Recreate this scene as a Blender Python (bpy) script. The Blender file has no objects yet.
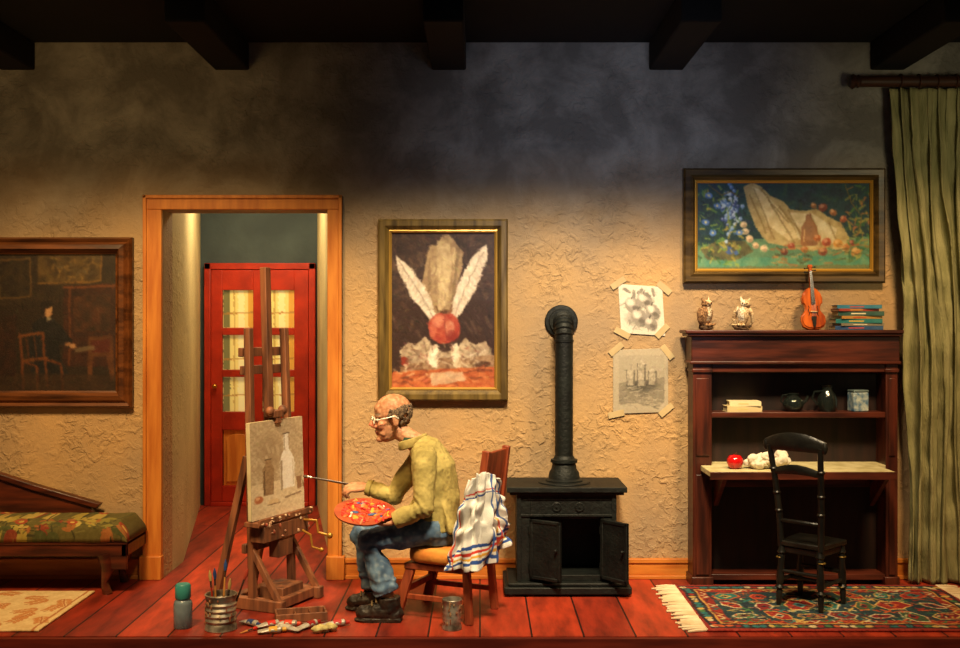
import bpy, math, random
import numpy as np
from mathutils import Vector, Matrix, Euler, noise as mn
random.seed(3)
F=1062.0; CY=-5.9; CZ=1.411
def W(px,py,y):
    d=y-CY
    return Vector(((px-480)*d/F, y, CZ-(py-324)*d/F))
def FX(px,y): return (px-480)*(y-CY)/F
def FZ(py,y): return CZ-(py-324)*(y-CY)/F
V=Vector
sc=bpy.context.scene
COL=sc.collection
def lin(c):
    r=[]
    for x in c[:3]:
        x=max(0,min(255,x))/255.0
        r.append(x/12.92 if x<=.04045 else ((x+.055)/1.055)**2.4)
    return (r[0],r[1],r[2],1.0)
# ---------------------------------------------------------------- materials
def M(name,c,c2=None,scale=8,rough=.6,metal=0,bump=0,bscale=60,stretch=(1,1,1),coat=0,trans=0,ior=1.45,emit=0,lo=.35,hi=.65,vcol=False,bstretch=None,bdist=.01):
    m=bpy.data.materials.new(name); m.use_nodes=True
    nt=m.node_tree; b=nt.nodes['Principled BSDF']
    b.inputs['Roughness'].default_value=rough; b.inputs['Metallic'].default_value=metal
    b.inputs['Coat Weight'].default_value=coat; b.inputs['Transmission Weight'].default_value=trans
    b.inputs['IOR'].default_value=ior
    tc=nt.nodes.new('ShaderNodeTexCoord')
    src=None
    if vcol:
        a=nt.nodes.new('ShaderNodeAttribute'); a.attribute_name='Col'; src=a.outputs['Color']
        nt.links.new(src,b.inputs['Base Color'])
    elif c2 is not None:
        mp=nt.nodes.new('ShaderNodeMapping'); mp.inputs['Scale'].default_value=stretch
        nt.links.new(tc.outputs['Object'],mp.inputs['Vector'])
        n=nt.nodes.new('ShaderNodeTexNoise'); n.inputs['Scale'].default_value=scale; n.inputs['Detail'].default_value=6
        nt.links.new(mp.outputs[0],n.inputs['Vector'])
        r=nt.nodes.new('ShaderNodeValToRGB')
        r.color_ramp.elements[0].position=lo; r.color_ramp.elements[0].color=lin(c)
        r.color_ramp.elements[1].position=hi; r.color_ramp.elements[1].color=lin(c2)
        nt.links.new(n.outputs['Fac'],r.inputs['Fac']); nt.links.new(r.outputs[0],b.inputs['Base Color'])
        src=r.outputs[0]
    else:
        b.inputs['Base Color'].default_value=lin(c)
    if emit:
        b.inputs['Emission Strength'].default_value=emit
        if src: nt.links.new(src,b.inputs['Emission Color'])
        else: b.inputs['Emission Color'].default_value=lin(c)
    if bump:
        mp2=nt.nodes.new('ShaderNodeMapping'); mp2.inputs['Scale'].default_value=bstretch or stretch
        nt.links.new(tc.outputs['Object'],mp2.inputs['Vector'])
        n2=nt.nodes.new('ShaderNodeTexNoise'); n2.inputs['Scale'].default_value=bscale; n2.inputs['Detail'].default_value=4
        nt.links.new(mp2.outputs[0],n2.inputs['Vector'])
        bp=nt.nodes.new('ShaderNodeBump'); bp.inputs['Strength'].default_value=bump; bp.inputs['Distance'].default_value=bdist
        nt.links.new(n2.outputs['Fac'],bp.inputs['Height']); nt.links.new(bp.outputs[0],b.inputs['Normal'])
    return m
def wood(name,c,c2,axis='z',rough=.45,scale=9,bump=.25):
    st={'x':(.12,1,1),'y':(1,.12,1),'z':(1,1,.12)}[axis]
    return M(name,c,c2,scale=scale*3,rough=rough,bump=bump,bscale=70,stretch=st,bdist=.004)
def plaster(name,c,c2,strength=.6,top=None):
    m=M(name,c,c2,scale=1.9,rough=.85)
    nt=m.node_tree; b=nt.nodes['Principled BSDF']; tc=[n for n in nt.nodes if n.type=='TEX_COORD'][0]
    def N(t,**k):
        n=nt.nodes.new(t)
        for a,v in k.items(): n.inputs[a].default_value=v
        return n
    L=nt.links.new
    n1=N('ShaderNodeTexNoise',Scale=24,Detail=5,Roughness=.55,Distortion=.7); L(tc.outputs['Object'],n1.inputs['Vector'])
    r=nt.nodes.new('ShaderNodeValToRGB'); r.color_ramp.elements[0].position=.46; r.color_ramp.elements[1].position=.66; L(n1.outputs['Fac'],r.inputs['Fac'])
    n3=N('ShaderNodeTexNoise',Scale=3.2,Detail=4); L(tc.outputs['Object'],n3.inputs['Vector'])
    r3=nt.nodes.new('ShaderNodeValToRGB'); r3.color_ramp.elements[0].position=.40; r3.color_ramp.elements[0].color=(.15,.15,.15,1); r3.color_ramp.elements[1].position=.6; L(n3.outputs['Fac'],r3.inputs['Fac'])
    nf=N('ShaderNodeTexNoise',Scale=60,Detail=7,Roughness=.7); L(tc.outputs['Object'],nf.inputs['Vector'])
    mu=nt.nodes.new('ShaderNodeMath'); mu.operation='MULTIPLY'; L(r.outputs[0],mu.inputs[0]); L(r3.outputs[0],mu.inputs[1])
    sx=nt.nodes.new('ShaderNodeSeparateXYZ'); L(tc.outputs['Object'],sx.inputs[0])
    mr=nt.nodes.new('ShaderNodeMapRange'); mr.inputs['From Min'].default_value=1.9; mr.inputs['From Max'].default_value=2.6; mr.inputs['To Min'].default_value=1; mr.inputs['To Max'].default_value=.75; L(sx.outputs['Z'],mr.inputs['Value'])
    mu2=nt.nodes.new('ShaderNodeMath'); mu2.operation='MULTIPLY'; L(mu.outputs[0],mu2.inputs[0]); L(mr.outputs[0],mu2.inputs[1])
    ad=nt.nodes.new('ShaderNodeMath'); ad.operation='MULTIPLY_ADD'; ad.inputs[1].default_value=.55; L(nf.outputs['Fac'],ad.inputs[0]); L(mu2.outputs[0],ad.inputs[2])
    bp=nt.nodes.new('ShaderNodeBump'); bp.inputs['Strength'].default_value=strength; bp.inputs['Distance'].default_value=.010
    L(ad.outputs[0],bp.inputs['Height']); L(bp.outputs[0],b.inputs['Normal'])
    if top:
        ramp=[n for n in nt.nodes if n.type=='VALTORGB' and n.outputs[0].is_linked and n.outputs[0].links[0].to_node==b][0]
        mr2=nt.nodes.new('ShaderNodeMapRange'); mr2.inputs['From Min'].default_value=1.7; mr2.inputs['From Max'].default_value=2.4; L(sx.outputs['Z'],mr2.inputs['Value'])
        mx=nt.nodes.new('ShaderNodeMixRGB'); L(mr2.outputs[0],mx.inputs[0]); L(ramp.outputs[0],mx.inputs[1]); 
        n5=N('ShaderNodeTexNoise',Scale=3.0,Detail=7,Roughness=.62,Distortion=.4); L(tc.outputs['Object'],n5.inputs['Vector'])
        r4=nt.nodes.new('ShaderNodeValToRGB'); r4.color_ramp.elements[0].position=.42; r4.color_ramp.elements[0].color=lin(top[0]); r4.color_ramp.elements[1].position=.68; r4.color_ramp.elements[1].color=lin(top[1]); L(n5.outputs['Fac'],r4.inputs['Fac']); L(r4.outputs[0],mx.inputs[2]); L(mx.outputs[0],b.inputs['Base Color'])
    return m
def planks(name):
    m=bpy.data.materials.new(name); m.use_nodes=True; nt=m.node_tree; b=nt.nodes['Principled BSDF']
    tc=nt.nodes.new('ShaderNodeTexCoord'); mp=nt.nodes.new('ShaderNodeMapping')
    mp.inputs['Rotation'].default_value=(0,0,math.radians(90)); mp.inputs['Location'].default_value=(1.55,0,0)
    br=nt.nodes.new('ShaderNodeTexBrick'); br.inputs['Scale'].default_value=1; br.inputs['Brick Width'].default_value=6.5; br.inputs['Row Height'].default_value=.235
    br.inputs['Mortar Size'].default_value=.005; br.inputs['Mortar Smooth'].default_value=.4
    br.inputs['Color1'].default_value=lin((168,54,25)); br.inputs['Color2'].default_value=lin((126,35,18)); br.inputs['Mortar'].default_value=lin((26,7,5))
    br.offset=.37
    n=nt.nodes.new('ShaderNodeTexNoise'); n.inputs['Scale'].default_value=11; n.inputs['Detail'].default_value=9; n.inputs['Roughness'].default_value=.65
    mp2=nt.nodes.new('ShaderNodeMapping'); mp2.inputs['Scale'].default_value=(1,.22,1)
    rr=nt.nodes.new('ShaderNodeValToRGB'); rr.color_ramp.elements[0].position=.30; rr.color_ramp.elements[0].color=(.16,.16,.16,1); rr.color_ramp.elements[1].position=.68; rr.color_ramp.elements[1].color=(.74,.74,.74,1)
    mx=nt.nodes.new('ShaderNodeMixRGB'); mx.blend_type='OVERLAY'; mx.inputs[0].default_value=.9
    nt.links.new(tc.outputs['Object'],mp.inputs[0]); nt.links.new(mp.outputs[0],br.inputs['Vector'])
    nt.links.new(tc.outputs['Object'],mp2.inputs[0]); nt.links.new(mp2.outputs[0],n.inputs['Vector']); nt.links.new(n.outputs['Fac'],rr.inputs['Fac'])
    nt.links.new(br.outputs['Color'],mx.inputs[1]); nt.links.new(rr.outputs[0],mx.inputs[2]); nt.links.new(mx.outputs[0],b.inputs['Base Color'])
    b.inputs['Roughness'].default_value=.5
    bp=nt.nodes.new('ShaderNodeBump'); bp.inputs['Strength'].default_value=.5; bp.inputs['Distance'].default_value=.006; bp.invert=True
    ad=nt.nodes.new('ShaderNodeMath'); ad.operation='MULTIPLY_ADD'; ad.inputs[1].default_value=.45
    nt.links.new(n.outputs['Fac'],ad.inputs[0]); nt.links.new(br.outputs['Fac'],ad.inputs[2])
    nt.links.new(ad.outputs[0],bp.inputs['Height']); nt.links.new(bp.outputs[0],b.inputs['Normal'])
    return m
VC=M('painted_surface',(0,0,0),vcol=True,rough=.5,bump=.2,bscale=90,bdist=.004)
VCM=M('painted_matte',(0,0,0),vcol=True,rough=.85,bump=.3,bscale=140,bdist=.003)
VCR=M('woven_wool',(0,0,0),vcol=True,rough=.95,bump=.6,bscale=260,bdist=.004)
VCS=M('painted_skin',(0,0,0),vcol=True,rough=.6,bump=.4,bscale=80,bdist=.003)
# ---------------------------------------------------------------- mesh builder
class MB:
    def __init__(s): s.v=[]; s.f=[]
    def add(s,vs,fs):
        n=len(s.v); s.v+=[Vector(v) for v in vs]; s.f+=[[i+n for i in f] for f in fs]; return s
    def box(s,a,b):
        x0,x1=sorted((a[0],b[0]));y0,y1=sorted((a[1],b[1]));z0,z1=sorted((a[2],b[2]))
        return s.add([(x0,y0,z0),(x1,y0,z0),(x1,y1,z0),(x0,y1,z0),(x0,y0,z1),(x1,y0,z1),(x1,y1,z1),(x0,y1,z1)],
          [(3,2,1,0),(4,5,6,7),(0,1,5,4),(1,2,6,5),(2,3,7,6),(3,0,4,7)])
    def beam(s,p,q,w,h,side=(0,1,0),w2=None,h2=None):
        p=V(p);q=V(q);t=(q-p).normalized();sd=V(side);sd=(sd-t*sd.dot(t)).normalized();up=t.cross(sd)
        w2=w2 or w;h2=h2 or h
        vs=[]
        for c,ww,hh in((p,w,h),(q,w2,h2)):
            for a,b in((-1,-1),(1,-1),(1,1),(-1,1)): vs.append(c+sd*a*ww/2+up*b*hh/2)
        return s.add(vs,[(3,2,1,0),(4,5,6,7),(0,1,5,4),(1,2,6,5),(2,3,7,6),(3,0,4,7)])
    def tube(s,pts,rad,n=12,cap=True,side=None):
        pts=[V(p) for p in pts]; vs=[];fs=[]
        if not isinstance(rad,(list,tuple)): rad=[rad]*len(pts)
        prev=None
        for i,p in enumerate(pts):
            a=pts[max(0,i-1)];b=pts[min(len(pts)-1,i+1)]
            t=(b-a).normalized()
            if side is not None: sd=V(side)
            elif prev is not None: sd=prev
            else: sd=V((0,0,1)) if abs(t.z)<.9 else V((1,0,0))
            sd=(sd-t*sd.dot(t)).normalized(); prev=sd; up=t.cross(sd)
            r=rad[i]; rs,ru=(r if isinstance(r,(list,tuple)) else (r,r))
            for k in range(n):
                an=2*math.pi*k/n; vs.append(p+sd*math.cos(an)*rs+up*math.sin(an)*ru)
        for i in range(len(pts)-1):
            for k in range(n):
                k2=(k+1)%n; fs.append((i*n+k,i*n+k2,(i+1)*n+k2,(i+1)*n+k))
        if cap:
            fs.append(tuple(range(n-1,-1,-1))); o=(len(pts)-1)*n; fs.append(tuple(o+k for k in range(n)))
        return s.add(vs,fs)
    def lathe(s,prof,c=(0,0,0),n=32,ax=(0,0,1)):
        c=V(c);ax=V(ax).normalized(); q=V((0,0,1)).rotation_difference(ax)
        vs=[];fs=[]
        for r,z in prof:
            for k in range(n):
                an=2*math.pi*k/n; vs.append(c+q@V((r*math.cos(an),r*math.sin(an),z)))
        for i in range(len(prof)-1):
            for k in range(n):
                k2=(k+1)%n; fs.append((i*n+k,i*n+k2,(i+1)*n+k2,(i+1)*n+k))
        if prof[0][0]>1e-5: fs.append(tuple(range(n-1,-1,-1)))
        if prof[-1][0]>1e-5: o=(len(prof)-1)*n; fs.append(tuple(o+k for k in range(n)))
        return s.add(vs,fs)
    def ball(s,c,r,n=20,e=1.0,R=None):
        c=V(c); 
        if not isinstance(r,(list,tuple)): r=(r,r,r)
        m=n//2; vs=[];fs=[]
        def pw(x): return math.copysign(abs(x)**e,x)
        for i in range(m+1):
            th=math.pi*i/m-math.pi/2
            for k in range(n):
                ph=2*math.pi*k/n
                if i in(0,m) and k>0: continue
                p=V((r[0]*pw(math.cos(th))*pw(math.cos(ph)),r[1]*pw(math.cos(th))*pw(math.sin(ph)),r[2]*pw(math.sin(th))))
                if R is not None: p=R@p
                vs.append(c+p)
        def ix(i,k):
            if i==0: return 0
            if i==m: return 1+(m-1)*n
            return 1+(i-1)*n+k%n
        for i in range(m):
            for k in range(n):
                f=[ix(i,k),ix(i,k+1),ix(i+1,k+1),ix(i+1,k)]; g=[]
                for a in f:
                    if a not in g: g.append(a)
                if len(g)>2: fs.append(g)
        return s.add(vs,fs)
    def prism(s,poly,y0,y1,plane='xz'):
        n=len(poly)
        mp={'xz':lambda a,b,d:(a,d,b),'xy':lambda a,b,d:(a,b,d),'yz':lambda a,b,d:(d,a,b)}[plane]
        vs=[mp(a,b,y0) for a,b in poly]+[mp(a,b,y1) for a,b in poly]
        fs=[tuple(range(n)),tuple(range(2*n-1,n-1,-1))]+[(i,(i+1)%n+0,(i+1)%n+n,i+n)[::-1] for i in range(n)]
        return s.add(vs,fs)
    def xf(s,mt,start=0):
        for i in range(start,len(s.v)): s.v[i]=mt@s.v[i]
        return s
def mesh_from(mb,name,off=V((0,0,0)),smooth=35):
    me=bpy.data.meshes.new(name); me.from_pydata([tuple(v-off) for v in mb.v],[],mb.f); me.update()
    import bmesh
    bm=bmesh.new(); bm.from_mesh(me); bmesh.ops.recalc_face_normals(bm,faces=bm.faces); bm.to_mesh(me); bm.free()
    if smooth:
        me.polygons.foreach_set('use_smooth',[True]*len(me.polygons)); me.set_sharp_from_angle(angle=math.radians(smooth))
    return me
def setp(o,**k):
    for a,b in k.items():
        if b is not None: o[a]=b
def thing(name,label,cat,loc=(0,0,0),rz=0,rot=None,group=None):
    e=bpy.data.objects.new(name,None); e.empty_display_size=.05; COL.objects.link(e); e.location=loc
    e.rotation_euler=rot if rot else (0,0,rz)
    setp(e,label=label,category=cat,group=group); return e
def root(o):
    while o.parent: o=o.parent
    return o
def attach(o,parent,label=None,kind=None):
    COL.objects.link(o); o.parent=parent; setp(o,label=label,kind=kind); return o
def part(parent,name,mb,mat,world=False,bevel=0,smooth=35,label=None,kind=None):
    off=V(root(parent).location) if world else V((0,0,0))
    o=bpy.data.objects.new(name,mesh_from(mb,name,off,smooth)); o.data.materials.append(mat)
    if bevel: bv=o.modifiers.new('b','BEVEL'); bv.width=bevel; bv.segments=2; bv.limit_method='ANGLE'; bv.angle_limit=math.radians(40)
    return attach(o,parent,label,kind)
def solo(name,mb,mat,label,cat,loc=(0,0,0),bevel=0,smooth=35,kind=None,group=None,world=True):
    off=V(loc) if world else V((0,0,0))
    o=bpy.data.objects.new(name,mesh_from(mb,name,off,smooth)); o.data.materials.append(mat); o.location=loc
    if bevel: bv=o.modifiers.new('b','BEVEL'); bv.width=bevel; bv.segments=2; bv.limit_method='ANGLE'; bv.angle_limit=math.radians(40)
    COL.objects.link(o); setp(o,label=label,category=cat,kind=kind,group=group); return o
def struct(name,mb,mat,bevel=0,smooth=35):
    return solo(name,mb,mat,None,None,kind='structure',bevel=bevel,smooth=smooth)
def remesh(mb,vox,sm=3,off=V((0,0,0)),wr=0,wf=20,name='body',seed=0,fold=None):
    me=mesh_from(mb,'tmp',V((0,0,0)),0); o=bpy.data.objects.new('tmp',me); COL.objects.link(o)
    r=o.modifiers.new('r','REMESH'); r.mode='VOXEL'; r.voxel_size=vox
    if sm: s=o.modifiers.new('s','SMOOTH'); s.iterations=sm; s.factor=.5
    bpy.context.view_layer.update()
    ev=o.evaluated_get(bpy.context.evaluated_depsgraph_get())
    m2=bpy.data.meshes.new_from_object(ev); m2.name=name
    bpy.data.objects.remove(o); bpy.data.meshes.remove(me)
    if wr or fold:
        ns=[v.normal.copy() for v in m2.vertices]
        for v,nn in zip(m2.vertices,ns):
            p=v.co; d=0
            if wr: d=wr*(mn.noise(V((p.x*wf,p.y*wf,p.z*wf))+V((seed,0,0)))+.5*mn.noise(V((p.x*wf*2.3,p.y*wf*2.3,p.z*wf*2.3))))
            if fold: d+=fold(p)
            v.co=p+nn*d
    for v in m2.vertices: v.co=v.co-off
    m2.polygons.foreach_set('use_smooth',[True]*len(m2.polygons)); m2.update()
    return m2
def colorize(me,fn,off=V((0,0,0))):
    at=me.color_attributes.new('Col','FLOAT_COLOR','POINT'); arr=[]
    for v in me.vertices: arr+=list(lin(fn(v.co+off,v.normal)))
    at.data.foreach_set('color',arr)
def rpart(parent,name,me,mat,label=None):
    o=bpy.data.objects.new(name,me); me.materials.clear(); me.materials.append(mat); return attach(o,parent,label)
def mixc(a,b,t): t=max(0,min(1,t)); return tuple(a[i]*(1-t)+b[i]*t for i in range(3))
# ---------------------------------------------------------------- painter
def vnoise(w,h,cx,cy,rng):
    g=rng.random((cy+2,cx+2)); xs=np.linspace(0,cx+1,w); ys=np.linspace(0,cy+1,h)
    t=np.array([np.interp(xs,range(cx+2),row) for row in g]); return np.array([np.interp(ys,range(cy+2),t[:,i]) for i in range(w)]).T
class Paint:
    def __init__(s,x0,y0,x1,y1,n,bg,seed=0,wob=1.0,cells=18):
        s.rng=np.random.default_rng(seed); w=n; h=max(2,int(n*(y1-y0)/(x1-x0))); s.w=w;s.h=h; s.b=(x0,y0,x1,y1)
        gx,gy=np.meshgrid(np.linspace(x0,x1,w),np.linspace(y0,y1,h)); cy=max(2,int(cells*h/w)); s.gx=gx;s.gy=gy
        s.X=gx+wob*2*(vnoise(w,h,cells,cy,s.rng)-.5); s.Y=gy+wob*2*(vnoise(w,h,cells,cy,s.rng)-.5)
        s.a=np.empty((h,w,3)); s.a[:]=bg; s.N=vnoise(w,h,cells*2,cy*2,s.rng)
    def put(s,m,c,al=1,c2=None):
        c=np.array(c,float)
        if c2 is not None: c=c+(np.array(c2,float)-c)*s.N[...,None]
        m=(m.astype(float)*al)[...,None]; s.a=s.a*(1-m)+c*m; return s
    def poly(s,pts,c,al=1,c2=None):
        ins=np.zeros(s.X.shape,bool); n=len(pts)
        for i in range(n):
            x1,y1=pts[i];x2,y2=pts[(i+1)%n]
            if y1==y2: continue
            ins^=((s.Y<y1)!=(s.Y<y2))&(s.X<(x2-x1)*(s.Y-y1)/(y2-y1)+x1)
        return s.put(ins,c,al,c2)
    def ell(s,cx,cy,rx,ry,c,al=1,c2=None,ang=0,soft=0):
        ca,sa=math.cos(ang),math.sin(ang); dx=s.X-cx;dy=s.Y-cy
        d=((dx*ca+dy*sa)/rx)**2+((-dx*sa+dy*ca)/ry)**2
        if soft: return s.put(np.clip((1-d)/soft,0,1),c,al,c2)
        return s.put(d<1,c,al,c2)
    def line(s,pts,w,c,al=1,c2=None):
        m=np.zeros(s.X.shape,bool)
        for (x1,y1),(x2,y2) in zip(pts,pts[1:]):
            L=(x2-x1)**2+(y2-y1)**2+1e-9; t=np.clip(((s.X-x1)*(x2-x1)+(s.Y-y1)*(y2-y1))/L,0,1)
            m|=((s.X-x1-t*(x2-x1))**2+(s.Y-y1-t*(y2-y1))**2)<(w/2)**2
        return s.put(m,c,al,c2)
    def strokes(s,n,box,cols,L=6,w=1.5,al=.6,ang=None):
        for _ in range(n):
            x=s.rng.uniform(box[0],box[2]);y=s.rng.uniform(box[1],box[3]); a=s.rng.uniform(0,3.14) if ang is None else ang+s.rng.normal()*.3
            l=L*s.rng.uniform(.5,1.3); s.line([(x,y),(x+l*math.cos(a),y+l*math.sin(a))],w*s.rng.uniform(.6,1.4),cols[s.rng.integers(len(cols))],al)
        return s
    def blur(s,k=2):
        for _ in range(k):
            p=np.pad(s.a,((1,1),(1,1),(0,0)),'edge'); s.a=(p[:-2,1:-1]+p[2:,1:-1]+p[1:-1,:-2]+p[1:-1,2:]+2*p[1:-1,1:-1])/6
        return s
    def grade(s,mul=1.0,sat=1.0):
        g=s.a.mean(axis=2,keepdims=True); s.a=(g+(s.a-g)*sat)*mul; return s
    def painterly(s,n,L=5,w=1.6,jit=9,al=.7):
        """soft brushwork: short dabs that drag the colour lying under them"""
        x0,y0,x1,y1=s.b; px=(x1-x0)/(s.w-1); r=int((L+w*2)/px)+2
        A=vnoise(s.w,s.h,5,4,s.rng)*math.pi*1.6
        for _ in range(n):
            i=s.rng.integers(s.w);j=s.rng.integers(s.h); c=s.a[j,i]+s.rng.normal(size=3)*jit*.4+s.rng.normal()*jit
            an=A[j,i]+s.rng.normal()*.4; l=L*s.rng.uniform(.5,1.2); ww=w*s.rng.uniform(.6,1.3)
            a0,a1=max(0,j-r),min(s.h,j+r);b0,b1=max(0,i-r),min(s.w,i+r)
            dx=s.gx[a0:a1,b0:b1]-s.gx[j,i];dy=s.gy[a0:a1,b0:b1]-s.gy[j,i]
            u=dx*math.cos(an)+dy*math.sin(an);v=-dx*math.sin(an)+dy*math.cos(an)
            m=(np.clip(1.3-((u/(l/2+ww))**4+(v/ww)**2),0,1)*al)[...,None]
            s.a[a0:a1,b0:b1]=s.a[a0:a1,b0:b1]*(1-m)+c*m
        return s
    def jit(s,k=12):
        f=vnoise(s.w,s.h,s.w//2,s.h//2,s.rng)-.5; s.a=s.a+f[...,None]*k*2; return s
def srgb2lin(a):
    a=np.clip(a/255.,0,1); return np.where(a<=.04045,a/12.92,((a+.055)/1.055)**2.4)
def setcol(me,P):
    at=me.color_attributes.new('Col','FLOAT_COLOR','POINT'); at.data.foreach_set('color',np.concatenate([srgb2lin(P.a).reshape(-1,3),np.ones((P.w*P.h,1))],1).ravel())
    me.polygons.foreach_set('use_smooth',[True]*len(me.polygons))
def canvas(name,P,o,du,dv,mat,parent=None,off=V((0,0,0)),disp=None,thick=0,**kw):
    """grid sheet carrying the painted colours; o=top left, du, dv = full vectors"""
    w,h=P.w,P.h; o=V(o)-off; co=[]
    for j in range(h):
        for i in range(w):
            u=i/(w-1);v=j/(h-1); p=o+V(du)*u+V(dv)*v
            if disp: p=p+disp(u,v)
            co.append(tuple(p))
    fs=[(j*w+i,(j+1)*w+i,(j+1)*w+i+1,j*w+i+1) for j in range(h-1) for i in range(w-1)]
    me=bpy.data.meshes.new(name); me.from_pydata(co,[],fs); me.update()
    setcol(me,P); me.materials.append(mat)
    ob=bpy.data.objects.new(name,me)
    if thick: sd=ob.modifiers.new('s','SOLIDIFY'); sd.thickness=thick; sd.offset=-1
    if parent: attach(ob,parent,**kw)
    return ob
# ================================================================ ROOM
HW=.18
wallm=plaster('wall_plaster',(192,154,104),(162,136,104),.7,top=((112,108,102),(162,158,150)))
hallm=plaster('hall_plaster',(200,184,136),(176,160,118),.3)
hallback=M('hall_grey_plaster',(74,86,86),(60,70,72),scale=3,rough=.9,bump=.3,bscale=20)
floorm=planks('red_floor_planks')
dl,dr,dt=FX(163,0),FX(328,0),FZ(210,0)
TOP=2.975
mb=MB(); mb.box((-3.3,0,0),(dl,HW,TOP)); mb.box((dr,0,0),(3.2,HW,TOP)); mb.box((dl,0,dt),(dr,HW,TOP))
struct('wall_back',mb,wallm)
struct('wall_left',MB().box((-3.42,-1.1,0),(-3.3,HW,TOP)),wallm)
struct('wall_right',MB().box((3.2,-1.1,0),(3.32,HW,TOP)),wallm)
struct('floor',MB().box((-3.42,-1.1,-.12),(3.32,2.5,0)),floorm)
darkw=wood('black_beam_wood',(8,6,5),(4,3,3),'y',rough=.95)
struct('ceiling',MB().box((-3.42,-1.2,TOP),(3.32,2.5,TOP+.08)),M('black_ceiling',(7,6,5),(4,4,4),rough=.95))
struct('trim_1',MB().box((-3.42,-1.13,-.4),(3.32,-1.1,-.004)),wood('fascia_red_wood',(110,36,20),(78,22,13),'x'))
# hall
hb=2.38; hl=FX(203,hb)-.02; hr=FX(316,hb)
mb=MB(); mb.add([(dl,HW,0),(dl,.4,0),(hl,hb,0),(hl-.2,hb,0),(dl-.1,.4,0),(dl-.1,HW,0),(dl,HW,2.7),(dl,.4,2.7),(hl,hb,2.7),(hl-.2,hb,2.7),(dl-.1,.4,2.7),(dl-.1,HW,2.7)],
 [(0,1,7,6),(1,2,8,7),(2,3,9,8),(3,4,10,9),(4,5,11,10),(5,0,6,11)])
struct('wall_hall_left',mb,hallm)
mb=MB(); mb.add([(dr,HW,0),(hr+.01,hb,0),(hr+.12,hb,0),(dr+.1,HW,0),(dr,HW,2.7),(hr+.01,hb,2.7),(hr+.12,hb,2.7),(dr+.1,HW,2.7)],[(0,1,5,4),(1,2,6,5),(2,3,7,6),(3,0,4,7)])
struct('wall_hall_right',mb,hallm)
struct('wall_hall_back',MB().box((hl-.2,hb,0),(hr+.12,hb+.1,2.7)),hallback)
struct('ceiling_hall',MB().box((hl-.2,HW,2.7),(dr+.1,hb+.1,2.76)),hallback)
# ceiling beams
for i,px in enumerate((18,232,449,666,887)):
    x=FX(px,0); solo('ceiling_beam',MB().box((x-.095,-.95,2.82),(x+.095,-.0,TOP)),darkw,'heavy black timber beam under the ceiling','ceiling beam',loc=(x,-.5,TOP),bevel=.01,group='ceiling beams')
# casing
orange=wood('orange_varnished_wood',(208,132,54),(180,102,36),'z')
orangex=wood('orange_varnished_wood_long',(206,128,50),(176,96,32),'x')
cz=FZ(195,-.03); cl=FX(143,-.03); cr=FX(342,-.03)
mb=MB()
mb.box((cl,-.03,.12),(dl,0,dt)); mb.box((dr,-.03,.12),(cr,0,dt)); mb.box((cl,-.03,dt),(cr,0,cz))
mb.box((cl,-.04,.12),(cl+.02,0,cz)); mb.box((cr-.02,-.04,.12),(cr,0,cz)); mb.box((cl,-.04,cz-.02),(cr,0,cz))
mb.box((cl-.015,-.055,0),(dl+.004,0,.13)); mb.box((dr-.004,-.055,0),(cr+.015,0,.13))
struct('trim_2',mb,orange,bevel=.004)
def baseboard(name,x0,x1):
    mb=MB(); mb.box((x0,-.022,0),(x1,0,.10)); mb.box((x0,-.03,.088),(x1,0,.112)); mb.box((x0,-.035,0),(x1,0,.02)); struct(name,mb,orangex,bevel=.003)
baseboard('baseboard_back',cr+.016,3.19); baseboard('baseboard_back_left',-3.29,cl-.016)
# hall door
redp=M('red_door_paint',(196,50,24),(158,36,18),scale=6,rough=.45,bump=.2,bscale=40)
y=hb-.05
def D(px,py): return (FX(px,y),FZ(py,y))
x0,z1=D(204,263); x1,_=D(315,263)
mb=MB(); fw=.05
mb.box((x0,y,0),(x0+fw,hb,z1)); mb.box((x1-fw,y,0),(x1,hb,z1)); mb.box((x0,y,z1-fw),(x1,hb,z1)); mb.box((x0+fw,y-.01,0),(x1-fw,hb,.03))
struct('trim_3',mb,redp,bevel=.005)
door=thing('door_1',None,None,loc=((x0+x1)/2,hb-.02,0)); door['kind']='structure'
lx0,lx1,lz0,lz1=x0+fw+.003,x1-fw-.003,.032,z1-fw-.004; ya,yb=hb-.045,hb-.005
cols=[(FX(222,y),FX(253,y)),(FX(262,y),FX(294,y))]; rows=[(FZ(328,y),FZ(290,y)),(FZ(370,y),FZ(335,y)),(FZ(412,y),FZ(377,y))]
pz=(FZ(486,y),FZ(430,y))
xs=[lx0,cols[0][0],cols[0][1],cols[1][0],cols[1][1],lx1]
mb=MB()
for a in (0,2,4): mb.box((xs[a],ya,lz0),(xs[a+1],yb,lz1))
for a,b in cols:
    zz=[lz0,pz[0],pz[1],rows[2][0],rows[2][1],rows[1][0],rows[1][1],rows[0][0],rows[0][1],lz1]
    for k in range(0,10,2): mb.box((a,ya,zz[k]),(b,yb,zz[k+1]))
part(door,'door_leaf',mb,redp,world=True,bevel=.003)
panel_w=wood('door_panel_wood',(236,150,60),(206,116,42),'z')
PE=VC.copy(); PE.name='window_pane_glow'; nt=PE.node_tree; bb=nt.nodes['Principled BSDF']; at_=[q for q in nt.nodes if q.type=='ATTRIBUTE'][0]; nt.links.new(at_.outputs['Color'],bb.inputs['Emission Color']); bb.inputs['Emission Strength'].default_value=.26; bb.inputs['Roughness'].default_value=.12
ri=0
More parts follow.
